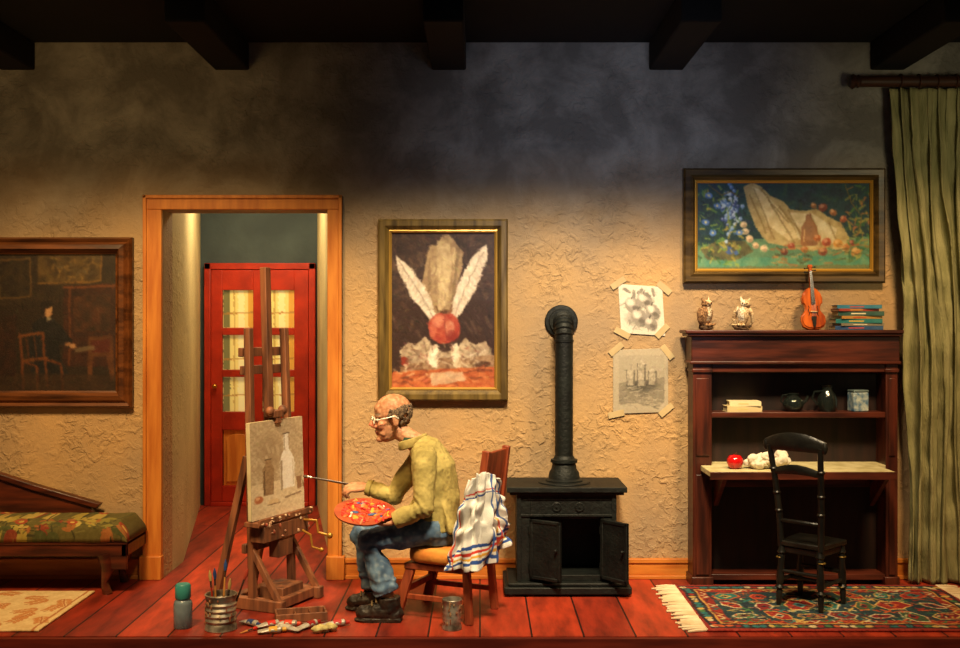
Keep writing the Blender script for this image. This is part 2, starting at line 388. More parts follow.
for ci,(a,b) in enumerate(cols):
    for c,d in rows:
        Pp=Paint(0,0,10,12,30,(234,214,126),60+ri,wob=.15); ri+=1
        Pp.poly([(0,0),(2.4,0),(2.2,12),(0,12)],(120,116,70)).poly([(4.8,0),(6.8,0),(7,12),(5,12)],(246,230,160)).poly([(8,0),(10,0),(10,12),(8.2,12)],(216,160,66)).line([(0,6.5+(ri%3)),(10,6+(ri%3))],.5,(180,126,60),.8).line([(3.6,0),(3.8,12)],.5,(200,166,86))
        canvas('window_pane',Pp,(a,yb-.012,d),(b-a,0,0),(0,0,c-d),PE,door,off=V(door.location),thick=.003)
    m=MB(); m.box((a+.004,yb-.014,pz[0]),(b-.004,yb-.003,pz[1])); 
    cx=(a+b)/2; w=(b-a)/2-.03; pts=[(cx-w,pz[0]+.03),(cx+w,pz[0]+.03),(cx+w,pz[1]-.08)]+[(cx+w*math.cos(t),pz[1]-.08+.05*math.sin(t)) for t in [i*math.pi/8 for i in range(1,8)]]+[(cx-w,pz[1]-.08)]
    m.prism(pts,yb-.026,yb-.014); part(door,'door_panel',m,panel_w,world=True,bevel=.003)
mb=MB(); mb.ball((lx0+.035,ya-.03,.93),.02); mb.tube([(lx0+.035,ya,.93),(lx0+.035,ya-.03,.93)],.008); part(door,'door_knob',mb,M('brass',(190,140,60),rough=.3,metal=1),world=True)

# ================================================================ PAINTINGS
def frame(parent,x0,z0,x1,z1,prof,mat,world=True,bevel=0):
    mb=MB(); vs=[];fs=[]
    for ins,yy in prof:
        vs+=[(x0+ins,yy,z0+ins),(x1-ins,yy,z0+ins),(x1-ins,yy,z1-ins),(x0+ins,yy,z1-ins)]
    n=len(prof)
    for i in range(n):
        j=(i+1)%n
        for k in range(4):
            k2=(k+1)%4; fs.append((i*4+k,i*4+k2,j*4+k2,j*4+k))
    mb.add(vs,fs); return part(parent,'picture_frame',mb,mat,world=world,smooth=25)
boardm=M('board',(70,50,30))
def painting(label,px0,py0,px1,py1,fpx,prof,fm,P,liner=None):
    yf=-.05
    x0,x1=FX(px0,yf),FX(px1,yf); z0,z1=FZ(py1,yf),FZ(py0,yf); w=fpx/182.
    t=thing('painting',label,'painting',loc=((x0+x1)/2,-.02,(z0+z1)/2))
    frame(t,x0,z0,x1,z1,[(a*w,b) for a,b in prof],fm)
    if liner:
        frame(t,x0+w*.97,z0+w*.97,x1-w*.97,z1-w*.97,[(0,-.01),(0,-.034),(.006,-.036),(.016,-.026),(.016,-.01)],liner)
    part(t,'backing_board',MB().box((x0+w*.5,-.012,z0+w*.5),(x1-w*.5,-.002,z1-w*.5)),boardm,world=True)
    canvas('painted_canvas',P,(x0+w*.9,-.0175,z1-w*.9),(x1-x0-w*1.8,0,0),(0,0,-(z1-z0-w*1.8)),VC,t,off=V(t.location))
    return t
# left painting
P=Paint(-62,257,113,388,260,(40,27,16),1,wob=.8)
P.poly([(-62,257),(113,257),(113,300),(-62,310)],(56,41,24),1,(36,25,17))
P.poly([(35,258),(97,258),(97,284),(35,286)],(100,76,38),1,(54,40,20)).line([(35,286),(97,284),(97,258)],1.5,(130,92,40)).strokes(36,(38,260,90,280),[(140,108,54),(60,42,20),(100,86,60)],6,2)
P.poly([(60,288),(113,286),(113,364),(60,364)],(68,31,16),1,(40,20,13)).poly([(70,298),(106,296),(106,330),(70,332)],(40,24,15),1,(82,44,23)).line([(66,290),(66,362)],2,(96,50,24)).line([(60,290),(113,288)],2,(112,60,28))
P.poly([(84,336),(108,334),(110,376),(105,376),(103,354),(89,355),(87,378),(83,378)],(104,60,28),1,(70,36,18)).poly([(87,340),(105,338),(105,350),(88,351)],(80,28,17))
P.poly([(28,336),(31,323),(38,318),(49,318),(58,326),(68,340),(66,347),(56,342),(58,356),(66,372),(30,374),(25,356)],(16,14,15),1,(31,27,26))
P.ell(45,311,4.5,6.5,(190,142,98)).ell(43,305.5,6,4,(28,18,12)).ell(40.5,310,2.2,6,(28,18,12)).ell(46,319,2.5,1.6,(150,136,112)).ell(69,345,3.2,2.2,(180,132,90)).ell(64,343,3,2,(150,104,70))
P.poly([(70,347),(90,344),(92,348),(72,351)],(120,104,76),.7)
cc=((104,54,24),(112,62,28)); 
P.line([(18,334),(21,384)],2.4,cc[0]).line([(17,336),(40,332)],2.6,cc[1]).line([(40,332),(44,382)],2.4,cc[0]).line([(20,358),(44,356)],3,cc[1]).line([(24,338),(26,358)],1.4,(86,46,22)).line([(32,336),(34,358)],1.4,(86,46,22)).line([(44,358),(58,361),(60,386)],2.4,cc[0]).line([(21,359),(34,364),(34,388)],2.2,cc[0])
P.poly([(-62,368),(113,372),(113,388),(-62,388)],(72,47,27),.7,(46,30,18))
P.poly([(-55,300),(-10,298),(-8,360),(-52,364)],(56,36,20),1,(90,58,32)).poly([(-4,264),(28,262),(28,298),(-2,300)],(32,22,15),1,(56,42,24)).line([(-4,264),(28,262),(28,298),(-2,300),(-4,264)],1.4,(100,72,34))
P.poly([(-4,318),(14,316),(14,372),(-4,374)],(54,27,15),1,(33,19,12)).blur(3).painterly(1800,4,.9,7,.45).grade(.86).jit(4)
fm1=wood('carved_brown_frame',(112,64,30),(60,32,15),'x',rough=.35)
painting('dark interior oil painting, seated figure, brown wooden frame',-80,237,131,408,17,[(0,-.002),(0,-.03),(.12,-.048),(.3,-.036),(.45,-.05),(.7,-.058),(.85,-.04),(.9,-.03),(1,-.026),(1,-.002)],fm1,P)
# centre painting
P=Paint(390,231,496,388,190,(52,32,28),2,wob=1.0)
P.poly([(390,231),(496,231),(496,300),(390,300)],(74,52,44),1,(44,30,32)).strokes(80,(390,231,490,330),[(90,64,52),(38,25,26),(104,82,68)],10,3,.4,1.2)
P.poly([(427,256),(430,246),(437,248),(440,238),(448,236),(455,243),(462,254),(461,270),(457,284),(457,322),(430,322),(427,300),(422,290),(425,272)],(176,152,114),1,(134,108,84)).poly([(436,242),(450,246),(451,270),(447,300),(440,310),(438,280)],(210,190,152),.7,(170,146,110)).line([(458,250),(452,300)],3,(104,84,64),.6).line([(430,262),(428,312)],2,(112,90,68),.5).strokes(14,(428,244,456,300),[(220,200,160),(130,106,82)],8,1.6,.5,1.5)
lw=[(397,256),(401,259),(408,265),(416,273),(424,285),(431,299),(436,317),(430,318),(422,309),(413,298),(405,284),(399,269)]
P.poly(lw,(226,216,202),1,(186,170,152)).line([(400,261),(411,278),(423,297),(433,316)],1.1,(134,116,104),.8)
for k in range(10): t=k/10; P.line([(402+t*26,264+t*44),(399+t*24+2,271+t*40)],.8,(156,138,124),.6)
rw=[(485,246),(480,249),(472,257),(464,270),(457,285),(452,302),(450,316),(457,317),(465,305),(473,291),(480,275),(485,258)]
P.poly(rw,(230,220,204),1,(190,172,154)).line([(482,253),(471,274),(462,293),(455,314)],1.1,(140,120,106),.8)
for k in range(10): t=k/10; P.line([(480-t*22,256+t*50),(484-t*20,263+t*46)],.8,(160,142,128),.6)
P.ell(444,327,15.5,15.5,(146,46,38),1,(176,84,62)).ell(439,320,7.5,7.5,(212,142,114),.8,soft=.9).ell(449,327,5.5,9,(212,182,150),.7,(190,106,84),soft=.6).ell(452,335,7,6.5,(116,30,26),.7,soft=.7).ell(433,330,4,8,(190,104,78),.7,soft=.5).line([(444,314),(446,340)],1.2,(106,28,24),.5).ell(444,311,4.6,2,(84,52,34)).line([(438,311),(436,305)],1.2,(90,56,36)).line([(449,311),(451,305)],1.2,(90,56,36))
P.poly([(400,350),(408,341),(416,344),(426,335),(434,347),(444,350),(456,347),(464,336),(474,343),(484,339),(492,356),(476,360),(462,354),(450,362),(440,358),(420,366),(404,364)],(204,186,158),1,(134,112,94))
P.poly([(402,364),(440,356),(494,354),(494,368),(402,374)],(98,66,46),1,(184,154,124))
P.poly([(430,344),(437,343),(438,366),(428,362)],(244,236,220),1,(206,188,166)).poly([(450,345),(457,341),(461,368),(452,364)],(242,232,212),.9,(196,176,148)).ell(405,359,4,5,(130,48,34)).ell(480,362,9,3,(84,56,42)).line([(412,344),(420,355)],1.4,(104,86,72)).line([(470,343),(478,354)],1.4,(104,86,72)).line([(424,340),(428,354)],1,(120,100,84))
P.poly([(394,370),(494,364),(496,388),(390,388)],(160,76,42),1,(190,110,66)).strokes(40,(392,366,488,386),[(206,138,92),(120,52,32),(212,178,138),(92,46,30)],10,1.8,.6,0).strokes(56,(404,342,484,364),[(228,214,192),(106,82,64),(166,138,110),(126,60,46),(86,64,54)],6,1.3,.6).poly([(430,371),(462,369),(464,379),(432,383)],(190,170,142),.7,(220,204,182)).blur(3).painterly(2200,3.5,.85,9,.45).jit(5)
fm2=wood('antique_gold_frame',(120,98,50),(70,54,26),'z',rough=.4)
lin1=M('gold_slip',(190,150,74),rough=.35,metal=.5)
painting('oil painting of red fruit between white feathers, antique gold frame',378,219,508,401,11,[(0,-.002),(0,-.04),(.15,-.05),(.6,-.05),(.75,-.042),(1,-.03),(1,-.002)],fm2,P,lin1)
# right painting
P=Paint(697,181,873,270,290,(26,56,58),5,wob=.7)
P.poly([(697,181),(873,181),(873,225),(697,235)],(26,46,62),1,(24,72,70)).strokes(90,(700,182,868,228),[(34,80,84),(20,36,50),(44,74,50),(64,92,66),(46,56,84)],7,3,.5)
P.poly([(697,244),(760,238),(873,236),(873,270),(697,270)],(78,120,90),1,(104,144,104)).poly([(697,258),(873,252),(873,262),(697,266)],(60,130,108),.8,(114,156,114)).poly([(697,265),(873,262),(873,270),(697,270)],(104,112,68),.9)
P.poly([(704,248),(722,238),(748,240),(756,250),(740,258),(710,258)],(66,58,34),.8,(120,104,54))
P.poly([(746,188),(754,184),(764,187),(772,196),(784,201),(792,209),(806,211),(818,209),(828,216),(842,222),(850,236),(846,250),(828,246),(812,250),(790,246),(770,242),(758,228),(750,206)],(206,188,130),1,(160,134,82))
P.poly([(754,188),(762,190),(786,214),(800,236),(790,240),(768,222)],(238,226,180),.9,(218,196,140)).poly([(790,212),(812,213),(822,219),(838,228),(834,242),(800,238)],(240,232,200),.85,(206,190,142))
for a,b in(((756,190),(776,238)),((764,190),(796,242)),((790,210),(806,244)),((812,214),(822,244)),((830,222),(838,244)),((770,200),(790,222)),((752,196),(768,232)),((780,206),(802,232))): P.line([a,b],1.5,(134,108,58),.7)
P.poly([(808,214),(812,213),(813,219),(818,227),(818,244),(802,244),(802,227),(807,219)],(112,64,38),.75,(156,98,56)).line([(805,229),(805,240)],1.2,(216,176,120))
for x,y,r,c in((818,237,4,(190,104,48)),(827,241,5,(176,80,44)),(838,242,5,(206,146,60)),(793,245,4,(156,64,42)),(806,248,4,(180,108,50)),(846,246,4,(190,126,60)),(852,242,4,(140,56,40)),(834,212,4,(186,116,64)),(824,208,5,(136,62,44)),(856,250,5,(190,148,74)),(786,250,4,(110,60,42)),(824,250,5,(146,74,46)),(746,224,4,(226,202,158)),(748,231,4,(230,208,168)),(752,238,4,(226,192,148)),(758,244,4,(220,186,140)),(766,247,4,(230,202,158)),(844,219,4,(180,92,56)),(815,206,3.5,(170,110,60))):
    P.ell(x,y,r,r*.9,c,soft=.4).ell(x+1,y+1.6,r*.6,r*.45,mixc(c,(30,20,10),.4),.6).ell(x-1,y-1.5,r*.45,r*.4,mixc(c,(255,240,200),.45),.8)
for k in range(60):
    y_=208+P.rng.normal()*13; x_=732+P.rng.normal()*(6.5-abs(y_-206)*.12); P.ell(x_,y_,2.1,2.1,[(86,128,190),(130,166,214),(60,80,140),(180,204,226)][k%4]).ell(x_-.7,y_-.7,.8,.8,(220,232,240),.8)
for k in range(16): P.ell(733+P.rng.normal()*5,246+P.rng.normal()*4,2.6,2.4,[(70,96,150),(140,130,66),(100,140,70)][k%3])
P.strokes(100,(700,185,745,262),[(110,150,60),(60,110,56),(150,170,70),(40,70,40),(190,170,66)],5,1.6,.7).strokes(80,(846,186,870,255),[(80,126,56),(46,90,50),(160,150,66),(190,120,56)],6,1.8,.7).strokes(60,(770,244,868,262),[(170,100,50),(100,120,66),(66,66,38),(200,150,80)],7,1.4,.6,0)
P.line([(712,186),(724,196),(734,192),(742,198)],1,(110,90,44)).line([(846,186),(852,204),(862,216),(858,234)],1,(120,96,46))
for x,y in((712,196),(720,206),(709,222),(742,232),(716,232)): P.ell(x,y,3.5,3,(90,130,200)).ell(x,y,1.2,1.2,(230,220,140))
P.blur(2).painterly(2200,2.8,.75,9,.4).jit(5)
fm3=wood('dark_bronze_frame',(94,72,36),(46,33,16),'x',rough=.35)
painting('wide still-life painting of draped cloth and fruit, dark gilded frame',684,168,886,283,12,[(0,-.002),(0,-.04),(.15,-.05),(.55,-.044),(.75,-.05),(1,-.03),(1,-.002)],fm3,P,M('gold_slip_bright',(200,150,60),rough=.35,metal=.4))
# drawings
tapem=M('masking_tape',(196,174,130),(180,158,116),rough=.7)
def drawing(label,quad,P,tapes):
    c=sum((V((FX(a,0),0,FZ(b,0))) for a,b in quad),V())/4
    t=thing('pencil_drawing',label,'drawing',loc=(c.x,-.004,c.z),group='pencil drawings taped to the wall')
    tl,tr,br,bl=[V((FX(a,0),-.006,FZ(b,0))) for a,b in quad]
    canvas('paper_sheet',P,tl,tr-tl,bl-tl,VCM,t,off=V(t.location),disp=lambda u,v:V((0,-.006*math.sin(u*3.1)*math.sin(v*3),0)),thick=.001)
    for (a,b,ang) in tapes:
        m=MB(); p=V((FX(a,0),-.0075,FZ(b,0))); d=V((math.cos(ang),0,math.sin(ang))); m.beam(p-d*.045,p+d*.045,.003,.034,side=(0,1,0)); part(t,'tape',m,tapem,world=True)
P=Paint(618,284,665,333,120,(214,206,188),7,wob=.5)
P.ell(640,318,20,9,(120,114,104),.6,soft=.8).strokes(40,(624,292,656,328),[(120,114,104),(156,148,134)],6,1.2,.5)
for x_,y_,r_ in((632,304,8),(645,298,8),(653,309,7.5),(638,316,8.5),(650,321,6.5)):
    P.ell(x_+1.4,y_+1.6,r_*1.05,r_,(70,66,60),.7,soft=.5).ell(x_,y_,r_,r_*.95,(150,142,130),.95).ell(x_-r_*.25,y_-r_*.3,r_*.7,r_*.6,(222,214,198),.9,soft=.8).ell(x_+r_*.35,y_+r_*.4,r_*.55,r_*.4,(92,86,78),.7,soft=.7).line([(x_-1,y_-r_*.8),(x_+1,y_-r_*1.2)],.8,(70,66,60))
for a_ in range(5): P.ell(627+a_*7,290+(a_%2)*3,4.5,1.8,(116,110,100),.8,ang=.5+a_)
P.blur(1).painterly(500,3,.8,8,.35).jit(6)
drawing('shaded pencil sketch of round fruit on curled cream paper',[(618,284),(662,287),(664,333),(621,333)],P,[(618,283,.6),(664,288,-.7),(662,331,.8),(622,333,-.5)])
P=Paint(612,348,668,414,130,(172,160,138),8,wob=.5)
P.poly([(618,354),(664,355),(664,404),(618,404)],(160,150,130),.85).poly([(618,382),(664,378),(664,404),(618,404)],(124,116,100),.8)
P.ell(641,386,18,7,(76,72,64),.85,soft=.6).line([(626,385),(656,384)],1.4,(64,60,54),.8)
for x_,t_,b_ in((630,365,385),(641,359,386),(652,367,385)): P.poly([(x_-4.5,t_+4),(x_-1.5,t_+2),(x_-1.5,t_-2),(x_+1.5,t_-2),(x_+1.5,t_+2),(x_+4.5,t_+4),(x_+4,b_),(x_-4,b_)],(196,184,162),.9,(130,122,106)).line([(x_-4.5,t_+4),(x_-4,b_)],.7,(80,74,66),.8).line([(x_+3.6,t_+5),(x_+3.2,b_)],1.8,(90,84,74),.8)
P.strokes(90,(618,386,660,408),[(96,90,80),(136,128,112),(180,170,150)],7,1,.5,0).blur(1).painterly(500,3,.8,7,.35).jit(6)
drawing('grey pencil sketch of vessels on beige paper, taped to plaster',[(613,350),(668,348),(668,413),(613,414)],P,[(616,349,.7),(667,352,-.9),(666,410,.7),(616,414,.2)])

# ================================================================ STOVE
iron=M('black_cast_iron',(24,29,27),(10,13,13),scale=12,rough=.58,metal=.25,bump=.4,bscale=60)
st=thing('wood_stove','black cast-iron wood stove with open doors and tall pipe','stove',loc=(.45,-.2,0))
X0,X1=.195,.708; YB,YF=-.06,-.34
mb=MB(); mb.box((.125,-.025,.012),(.785,-.42,.05)); mb.box((.145,-.04,.05),(.765,-.40,.068))
for a in(.15,.74):
    for b in(-.06,-.39): mb.ball((a+.01,b,.016),(.035,.03,.016))
part(st,'base',mb,iron,world=True,bevel=.006)
ox0,ox1,oz0,oz1=.262,.632,.10,.395
mb=MB(); mb.box((X0,YB,.068),(X1,YB-.015,.52)); mb.box((X0,YB,.068),(X0+.015,YF,.52)); mb.box((X1-.015,YB,.068),(X1,YF,.52)); mb.box((X0,YB,.068),(X1,YF,.085)); mb.box((X0,YB,.505),(X1,YF,.52))
mb.box((X0,YF,.068),(ox0,YF-.015,.52)); mb.box((ox1,YF,.068),(X1,YF-.015,.52)); mb.box((ox0,YF,.068),(ox1,YF-.015,oz0)); mb.box((ox0,YF,oz1),(ox1,YF-.015,.52))
mb.box((X0-.004,YF-.015,.068),(X0+.02,YF-.024,.52)); mb.box((X1-.02,YF-.015,.068),(X1+.004,YF-.024,.52)); mb.box((X0,YF-.015,.405),(X1,YF-.022,.418)); mb.box((X0+.03,YF-.015,.492),(X1-.03,YF-.02,.5))
part(st,'body',mb,iron,world=True,bevel=.004)
for cx in(.40,.52): part(st,'damper',MB().lathe([(.0,.0),(.026,0),(.026,.004),(.020,.006),(.018,.003),(.006,.003),(.006,.007),(0,.008)],(cx,YF-.015,.456),24,ax=(0,-1,0)),iron,world=True)
mb=MB(); mb.box((.155,-.03,.52),(.75,-.375,.535)); mb.box((.14,-.02,.535),(.765,-.39,.562)); mb.lathe([(.14,0),(.14,.006),(.12,.008)],(.451,-.2,.562),40)
part(st,'top_plate',mb,iron,world=True,bevel=.006)
def sdoor(hx,dx,dy):
    p=V((hx,YF-.022,0)); d=V((dx,dy,0)); L=.183; d.normalize(); n=V((-d.y,d.x,0)); 
    if n.y>0: n=-n
    m=MB(); z0,z1=.085,.395
    m.beam(p+V((0,0,(z0+z1)/2)),p+d*L+V((0,0,(z0+z1)/2)),.012,z1-z0,side=n)
    for z in(z0+.009,z1-.009): m.beam(p+V((0,0,z)),p+d*L+V((0,0,z)),.020,.018,side=n)
    for a in(.009,L-.009): m.beam(p+d*a+V((0,0,z0)),p+d*a+V((0,0,z1)),.020,.018,side=n)
    for z in(z0+.06,z1-.06): m.tube([p+V((0,0,z-.02)),p+V((0,0,z+.02))],.010)
    o=part(st,'stove_door',m,iron,world=True,bevel=.003)
    k=p+d*(L-.02)+V((0,0,.25)); h=MB(); h.tube([k,k+n*.02],.005); h.ball(k+n*.022,.008); part(o,'door_knob',h,iron,world=True)
sdoor(ox0,.15,-.10); sdoor(ox1,.12,-.14)
px_=.451; mb=MB()
mb.lathe([(.10,0),(.10,.012),(.085,.02),(.08,.05),(.068,.07),(.062,.10),(.072,.105),(.072,.12),(.058,.125),(.05,.14)],(px_,-.2,.565),32)
part(st,'pipe_collar',mb,iron,world=True)
pts=[(px_,-.2,.60),(px_,-.2,1.34)]+[(px_,-.2+.085*(1-math.cos(a)),1.34+.085*math.sin(a)) for a in [i*math.pi/12 for i in range(1,7)]]+[(px_,-.012,1.425)]
mb=MB(); mb.tube(pts,.048,28)
for z in(1.32,): mb.lathe([(.046,-.008),(.052,-.006),(.052,.006),(.046,.008)],(px_,-.2,z),28)
for k in range(1,7):
    a=k*math.pi/12-.1; c=V((px_,-.2+.085*(1-math.cos(a)),1.34+.085*math.sin(a))); mb.lathe([(.048,-.006),(.055,0),(.048,.006)],c,28,ax=(0,math.sin(a),math.cos(a)))
part(st,'stove_pipe',mb,iron,world=True)
part(st,'wall_flange',MB().lathe([(.046,0),(.09,0),(.092,.008),(.086,.014),(.07,.016),(.066,.03),(.046,.03)],(px_,-.003,1.425),36,ax=(0,-1,0)),iron,world=True)

# ================================================================ DESK / BOOKCASE
dwood=wood('dark_mahogany',(90,38,22),(46,18,11),'z',rough=.4)
dwoodx=wood('dark_mahogany_long',(92,40,24),(48,19,12),'x',rough=.4)
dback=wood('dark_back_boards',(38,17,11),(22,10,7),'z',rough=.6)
dk=thing('writing_desk','tall dark mahogany bookcase desk with fold-down writing board','desk',loc=(1.7,-.1,0))
yf=-.18; L0,L1=1.147,2.251; I0,I1=1.249,2.186; ztop=1.379
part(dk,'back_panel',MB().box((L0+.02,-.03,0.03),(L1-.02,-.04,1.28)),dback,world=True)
for a,b in((L0,I0),(I1,L1)):
    m=MB(); m.box((a,-.036,0),(b,yf,1.2)); m.box((a+.015,yf,.06),(b-.015,yf-.008,.6)); m.box((a+.015,yf,.7),(b-.015,yf-.008,1.12)); m.box((a-.01,yf-.014,0),(b+.006,-.036,.05)); m.box((a-.006,yf-.012,1.15),(b+.004,-.036,1.17))
    part(dk,'side_panel',m,dwood,world=True,bevel=.004)
m=MB(); m.box((L0-.01,-.036,1.2),(L1+.006,-.19,1.345)); m.box((1.115,-.036,1.345),(2.262,-.215,1.36)); m.box((1.10,-.036,1.36),(2.268,-.225,ztop)); m.box((L0-.02,-.036,1.195),(L1+.012,-.2,1.212)); m.box((I0,-.04,1.15),(I1,-.175,1.2))
part(dk,'cornice',m,dwoodx,world=True,bevel=.005)
part(dk,'shelf',MB().box((I0,-.04,.905),(I1,-.175,.935)),dwoodx,world=True,bevel=.003)
zb=.652
m=MB(); m.box((I0,-.04,zb-.03),(I1,-.18,zb)); m.box((1.185,-.194,zb-.03),(2.135,-.45,zb)); m.box((I0,-.17,zb-.03),(2.135,-.2,zb))
part(dk,'writing_board',m,M('pale_mottled_top',(208,198,152),(176,164,116),scale=16,rough=.6,bump=.2,bscale=40),world=True,bevel=.004)
m=MB(); m.box((I0,-.15,zb-.12),(I1,-.17,zb-.03)); m.box((1.18,-.45,zb-.04),(2.14,-.458,zb-.0))
for a in(1.27,2.11): m.prism([(-.18,zb-.03),(-.42,zb-.03),(-.18,zb-.22)],a-.012,a+.012,'yz')
part(dk,'apron',m,dwoodx,world=True,bevel=.002)
part(dk,'bottom_board',MB().box((I0,-.04,.03),(I1,-.17,.06)),dwoodx,world=True,bevel=.002)

# owls
eyem=M('owl_eye',(170,110,40),rough=.3); blackg=M('black_gloss',(6,6,6),rough=.2); beakm=M('beak',(60,48,30),rough=.5)
def owl(label,px,k,c1,c2,c3,rz,spread):
    x=FX(px,-.11); t=thing('owl_figurine',label,'figurine',loc=(x,-.115,ztop),rz=rz,group='owl figurines on the bookcase')
    m=MB(); m.tube([(0,.012,.022),(0,.006,.045),(0,0,.075),(0,-.002,.105),(0,-.006,.128)],[.014,.024,.032,.031,.023],18)
    m.ball((0.006,-.008,.144),(.029,.026,.023)); m.ball((0,-.020,.088),(.020,.018,.030))
    for s in(-1,1):
        m.tube([(s*.016,-.010,.156),(s*.027,-.006,.181)],[.010,.0025],8); m.ball((.006+s*.012,-.026,.144),(.012,.007,.013))
        m.tube([(s*.026,.0,.122),(s*(.036+spread),.006,.092),(s*(.034+spread*2),.014,.055),(s*(.014+spread*2.4),.026,.014)],[(.012,.015),(.010,.024),(.008,.018),(.003,.006)],12)
        m.ball((s*.013,-.018,.026),(.009,.014,.009))
    m.tube([(0,.020,.055),(-.004,.038,.03),(-.008,.048,.004)],[(.018,.011),(.016,.009),(.011,.005)],8)
    m.ball((.006,0,.008),(.034,.026,.009)); m.ball((-.024,-.008,.010),(.020,.018,.012)); m.tube([(-.052,-.01,.020),(.0,-.016,.018),(.056,-.012,.028)],[.008,.009,.004],8)
    m.xf(Matrix.Rotation(.14 if spread else -.12,4,'Y')); m.xf(Matrix.Scale(k,4)); me=remesh(m,.0024,1,name='owl_body',wr=.0012,wf=170)
    def cf(p,n):
        q=mn.noise(V((p.x*190,p.y*190,p.z*110))); q2=mn.noise(V((p.x*60,p.y*60,p.z*60)))
        c=mixc(c1,c2,.3+q*1.3+q2*.6)
        if n.y<-.35 and .05*k<p.z<.125*k and abs(p.x)<.022*k: c=mixc(c3,c2,max(0,q*1.4+.2))
        if p.z>.13*k and n.y<-.35 and abs(p.x)<.026*k: c=mixc(c3,c1,.35+q*.8)
        if p.z<.026*k: c=mixc((90,64,38),(50,34,20),.5+q)
        return c
    for v in me.vertices: v.co.z=max(v.co.z,0)
    colorize(me,cf); rpart(t,'owl_body',me,VCM)
    tl=Matrix.Rotation(.14 if spread else -.12,3,'Y')
    for s in(-1,1):
        o=part(t,'eye',MB().ball(tl@V(((.006+s*.0115)*k,-.0325*k,.146*k)),.005*k,12),eyem)
        part(o,'pupil',MB().ball(tl@V(((.006+s*.0115)*k,-.0350*k,.146*k)),.0036*k,10),blackg)
    part(t,'beak',MB().tube([tl@V((.006*k,-.032*k,.142*k)),tl@V((.006*k,-.040*k,.130*k))],[.005*k,.001],8),beakm)
owl('brown and cream mottled owl figurine on bookcase top',707,1.0,(166,124,82),(78,52,32),(226,208,174),.5,.0)
owl('pale tan owl figurine with cream breast and lifted wings',741,1.0,(222,198,156),(150,116,78),(244,234,208),-.45,.008)
# violin
vt=thing('violin','small orange-brown violin standing upright against the wall','violin',loc=(FX(813,-.14),-.15,ztop),rot=(math.radians(-13),0,0))
hf=[(0,0),(.03,.002),(.056,.016),(.068,.045),(.065,.075),(.05,.093),(.042,.105),(.041,.125),(.047,.14),(.056,.148),(.057,.175),(.047,.205),(.026,.228),(.006,.236)]
out=hf+[(-a,b) for a,b in hf[::-1] if a>0]
vw=M('violin_varnish',(206,100,34),(140,56,20),scale=30,stretch=(1,1,.2),rough=.22,coat=.5); ebony=M('ebony',(16,12,10),rough=.3)
ins=[(a*.92,.12+(b-.12)*.94) for a,b in out]
m=MB(); m.prism(out,-.012,.014); m.prism(ins,-.019,-.012); part(vt,'violin_body',m,vw,bevel=.004)
for s in(-1,1): part(vt,'f_hole',MB().tube([(s*.026,-.0195,.075),(s*.021,-.0195,.085),(s*.026,-.0195,.105),(s*.021,-.0195,.122),(s*.025,-.0195,.13)],.0022,6),ebony)
m=MB(); m.beam((0,-.014,.215),(0,-.012,.335),.018,.02,side=(1,0,0),w2=.014,h2=.014); m.lathe([(.0,-.012),(.012,-.012),(.012,.012),(0,.012)],(0,-.012,.352),16,ax=(1,0,0)); m.beam((0,-.012,.33),(0,-.012,.352),.016,.018,side=(1,0,0)); part(vt,'neck',m,vw,bevel=.002)
part(vt,'fingerboard',MB().beam((0,-.028,.14),(0,-.023,.325),.022,.005,side=(1,0,0),w2=.014),ebony,bevel=.001)
part(vt,'tailpiece',MB().prism([(-.006,.012),(.006,.012),(.014,.07),(-.014,.07)],-.028,-.022),ebony,bevel=.001)
part(vt,'bridge',MB().box((-.018,-.03,.094),(.018,-.019,.098)),M('maple',(220,180,120)))
steel=M('steel_string',(200,200,200),rough=.3,metal=1)
for s in(-1.5,-.5,.5,1.5): part(vt,'string',MB().tube([(s*.006,-.029,.07),(s*.007,-.0315,.096),(s*.003,-.0265,.325)],.0006,5),steel)
for i,z in enumerate((.322,.332,.342,.35)): s=1 if i%2 else -1; m=MB(); m.tube([(0,-.012,z),(s*.026,-.012,z)],.0025,8); m.ball((s*.028,-.012,z),(.006,.003,.005),10); part(vt,'tuning_peg',m,ebony)
# books
pages=M('book_pages',(210,192,150),(180,160,120),scale=3,stretch=(1,1,90),rough=.8); gilt=M('gilt',(206,190,130),rough=.4)
def book(x,y,z,w,d,h,c,label,group,rz=0,band=gilt):
    t=thing('book',label,'book',loc=(x,y,z),rz=rz,group=group); m=MB(); b=.0022
    m.box((-w/2,-d/2,0),(w/2,d/2,b)); m.box((-w/2,-d/2,h-b),(w/2,d/2,h)); m.box((-w/2,-d/2,b),(w/2,-d/2+b,h-b))
    cm=M('cloth_cover',c,mixc(c,(240,230,200),.15),scale=14,rough=.5); part(t,'book_cover',m,cm,bevel=.0008)
    part(t,'page_block',MB().box((-w/2+.004,-d/2+b,b),(w/2-.004,d/2-.004,h-b)),pages)
    part(t,'spine_label',MB().box((-w*.22,-d/2-.0006,h*.36),(w*.10,-d/2,h*.62)),band)
zz=ztop; bx=FX(856,-.11)
bd=[M('label_red',(190,60,40),rough=.5),M('label_cream',(226,214,180),rough=.5),M('label_yellow',(210,170,60),rough=.5)]
for i,(c,n,w_) in enumerate((((20,60,110),'blue',.255),((120,110,90),'grey',.235),((16,104,104),'teal',.25),((170,120,50),'tan',.225),((28,70,60),'dark green',.245),((150,44,30),'red',.22),((30,110,140),'turquoise',.235))):
    h=(.022,.014,.024,.016,.025,.014,.020)[i]; book(bx+(-.004,.010,-.006,.004,.006,-.012,.0)[i],-.115,zz,w_,.13,h,c,n+' clothbound book in a flat stack on the bookcase','books stacked on the bookcase',(-.05,.04,-.02,.07,-.03,.06,-.08)[i],bd[i%3]); zz+=h
zz=.935
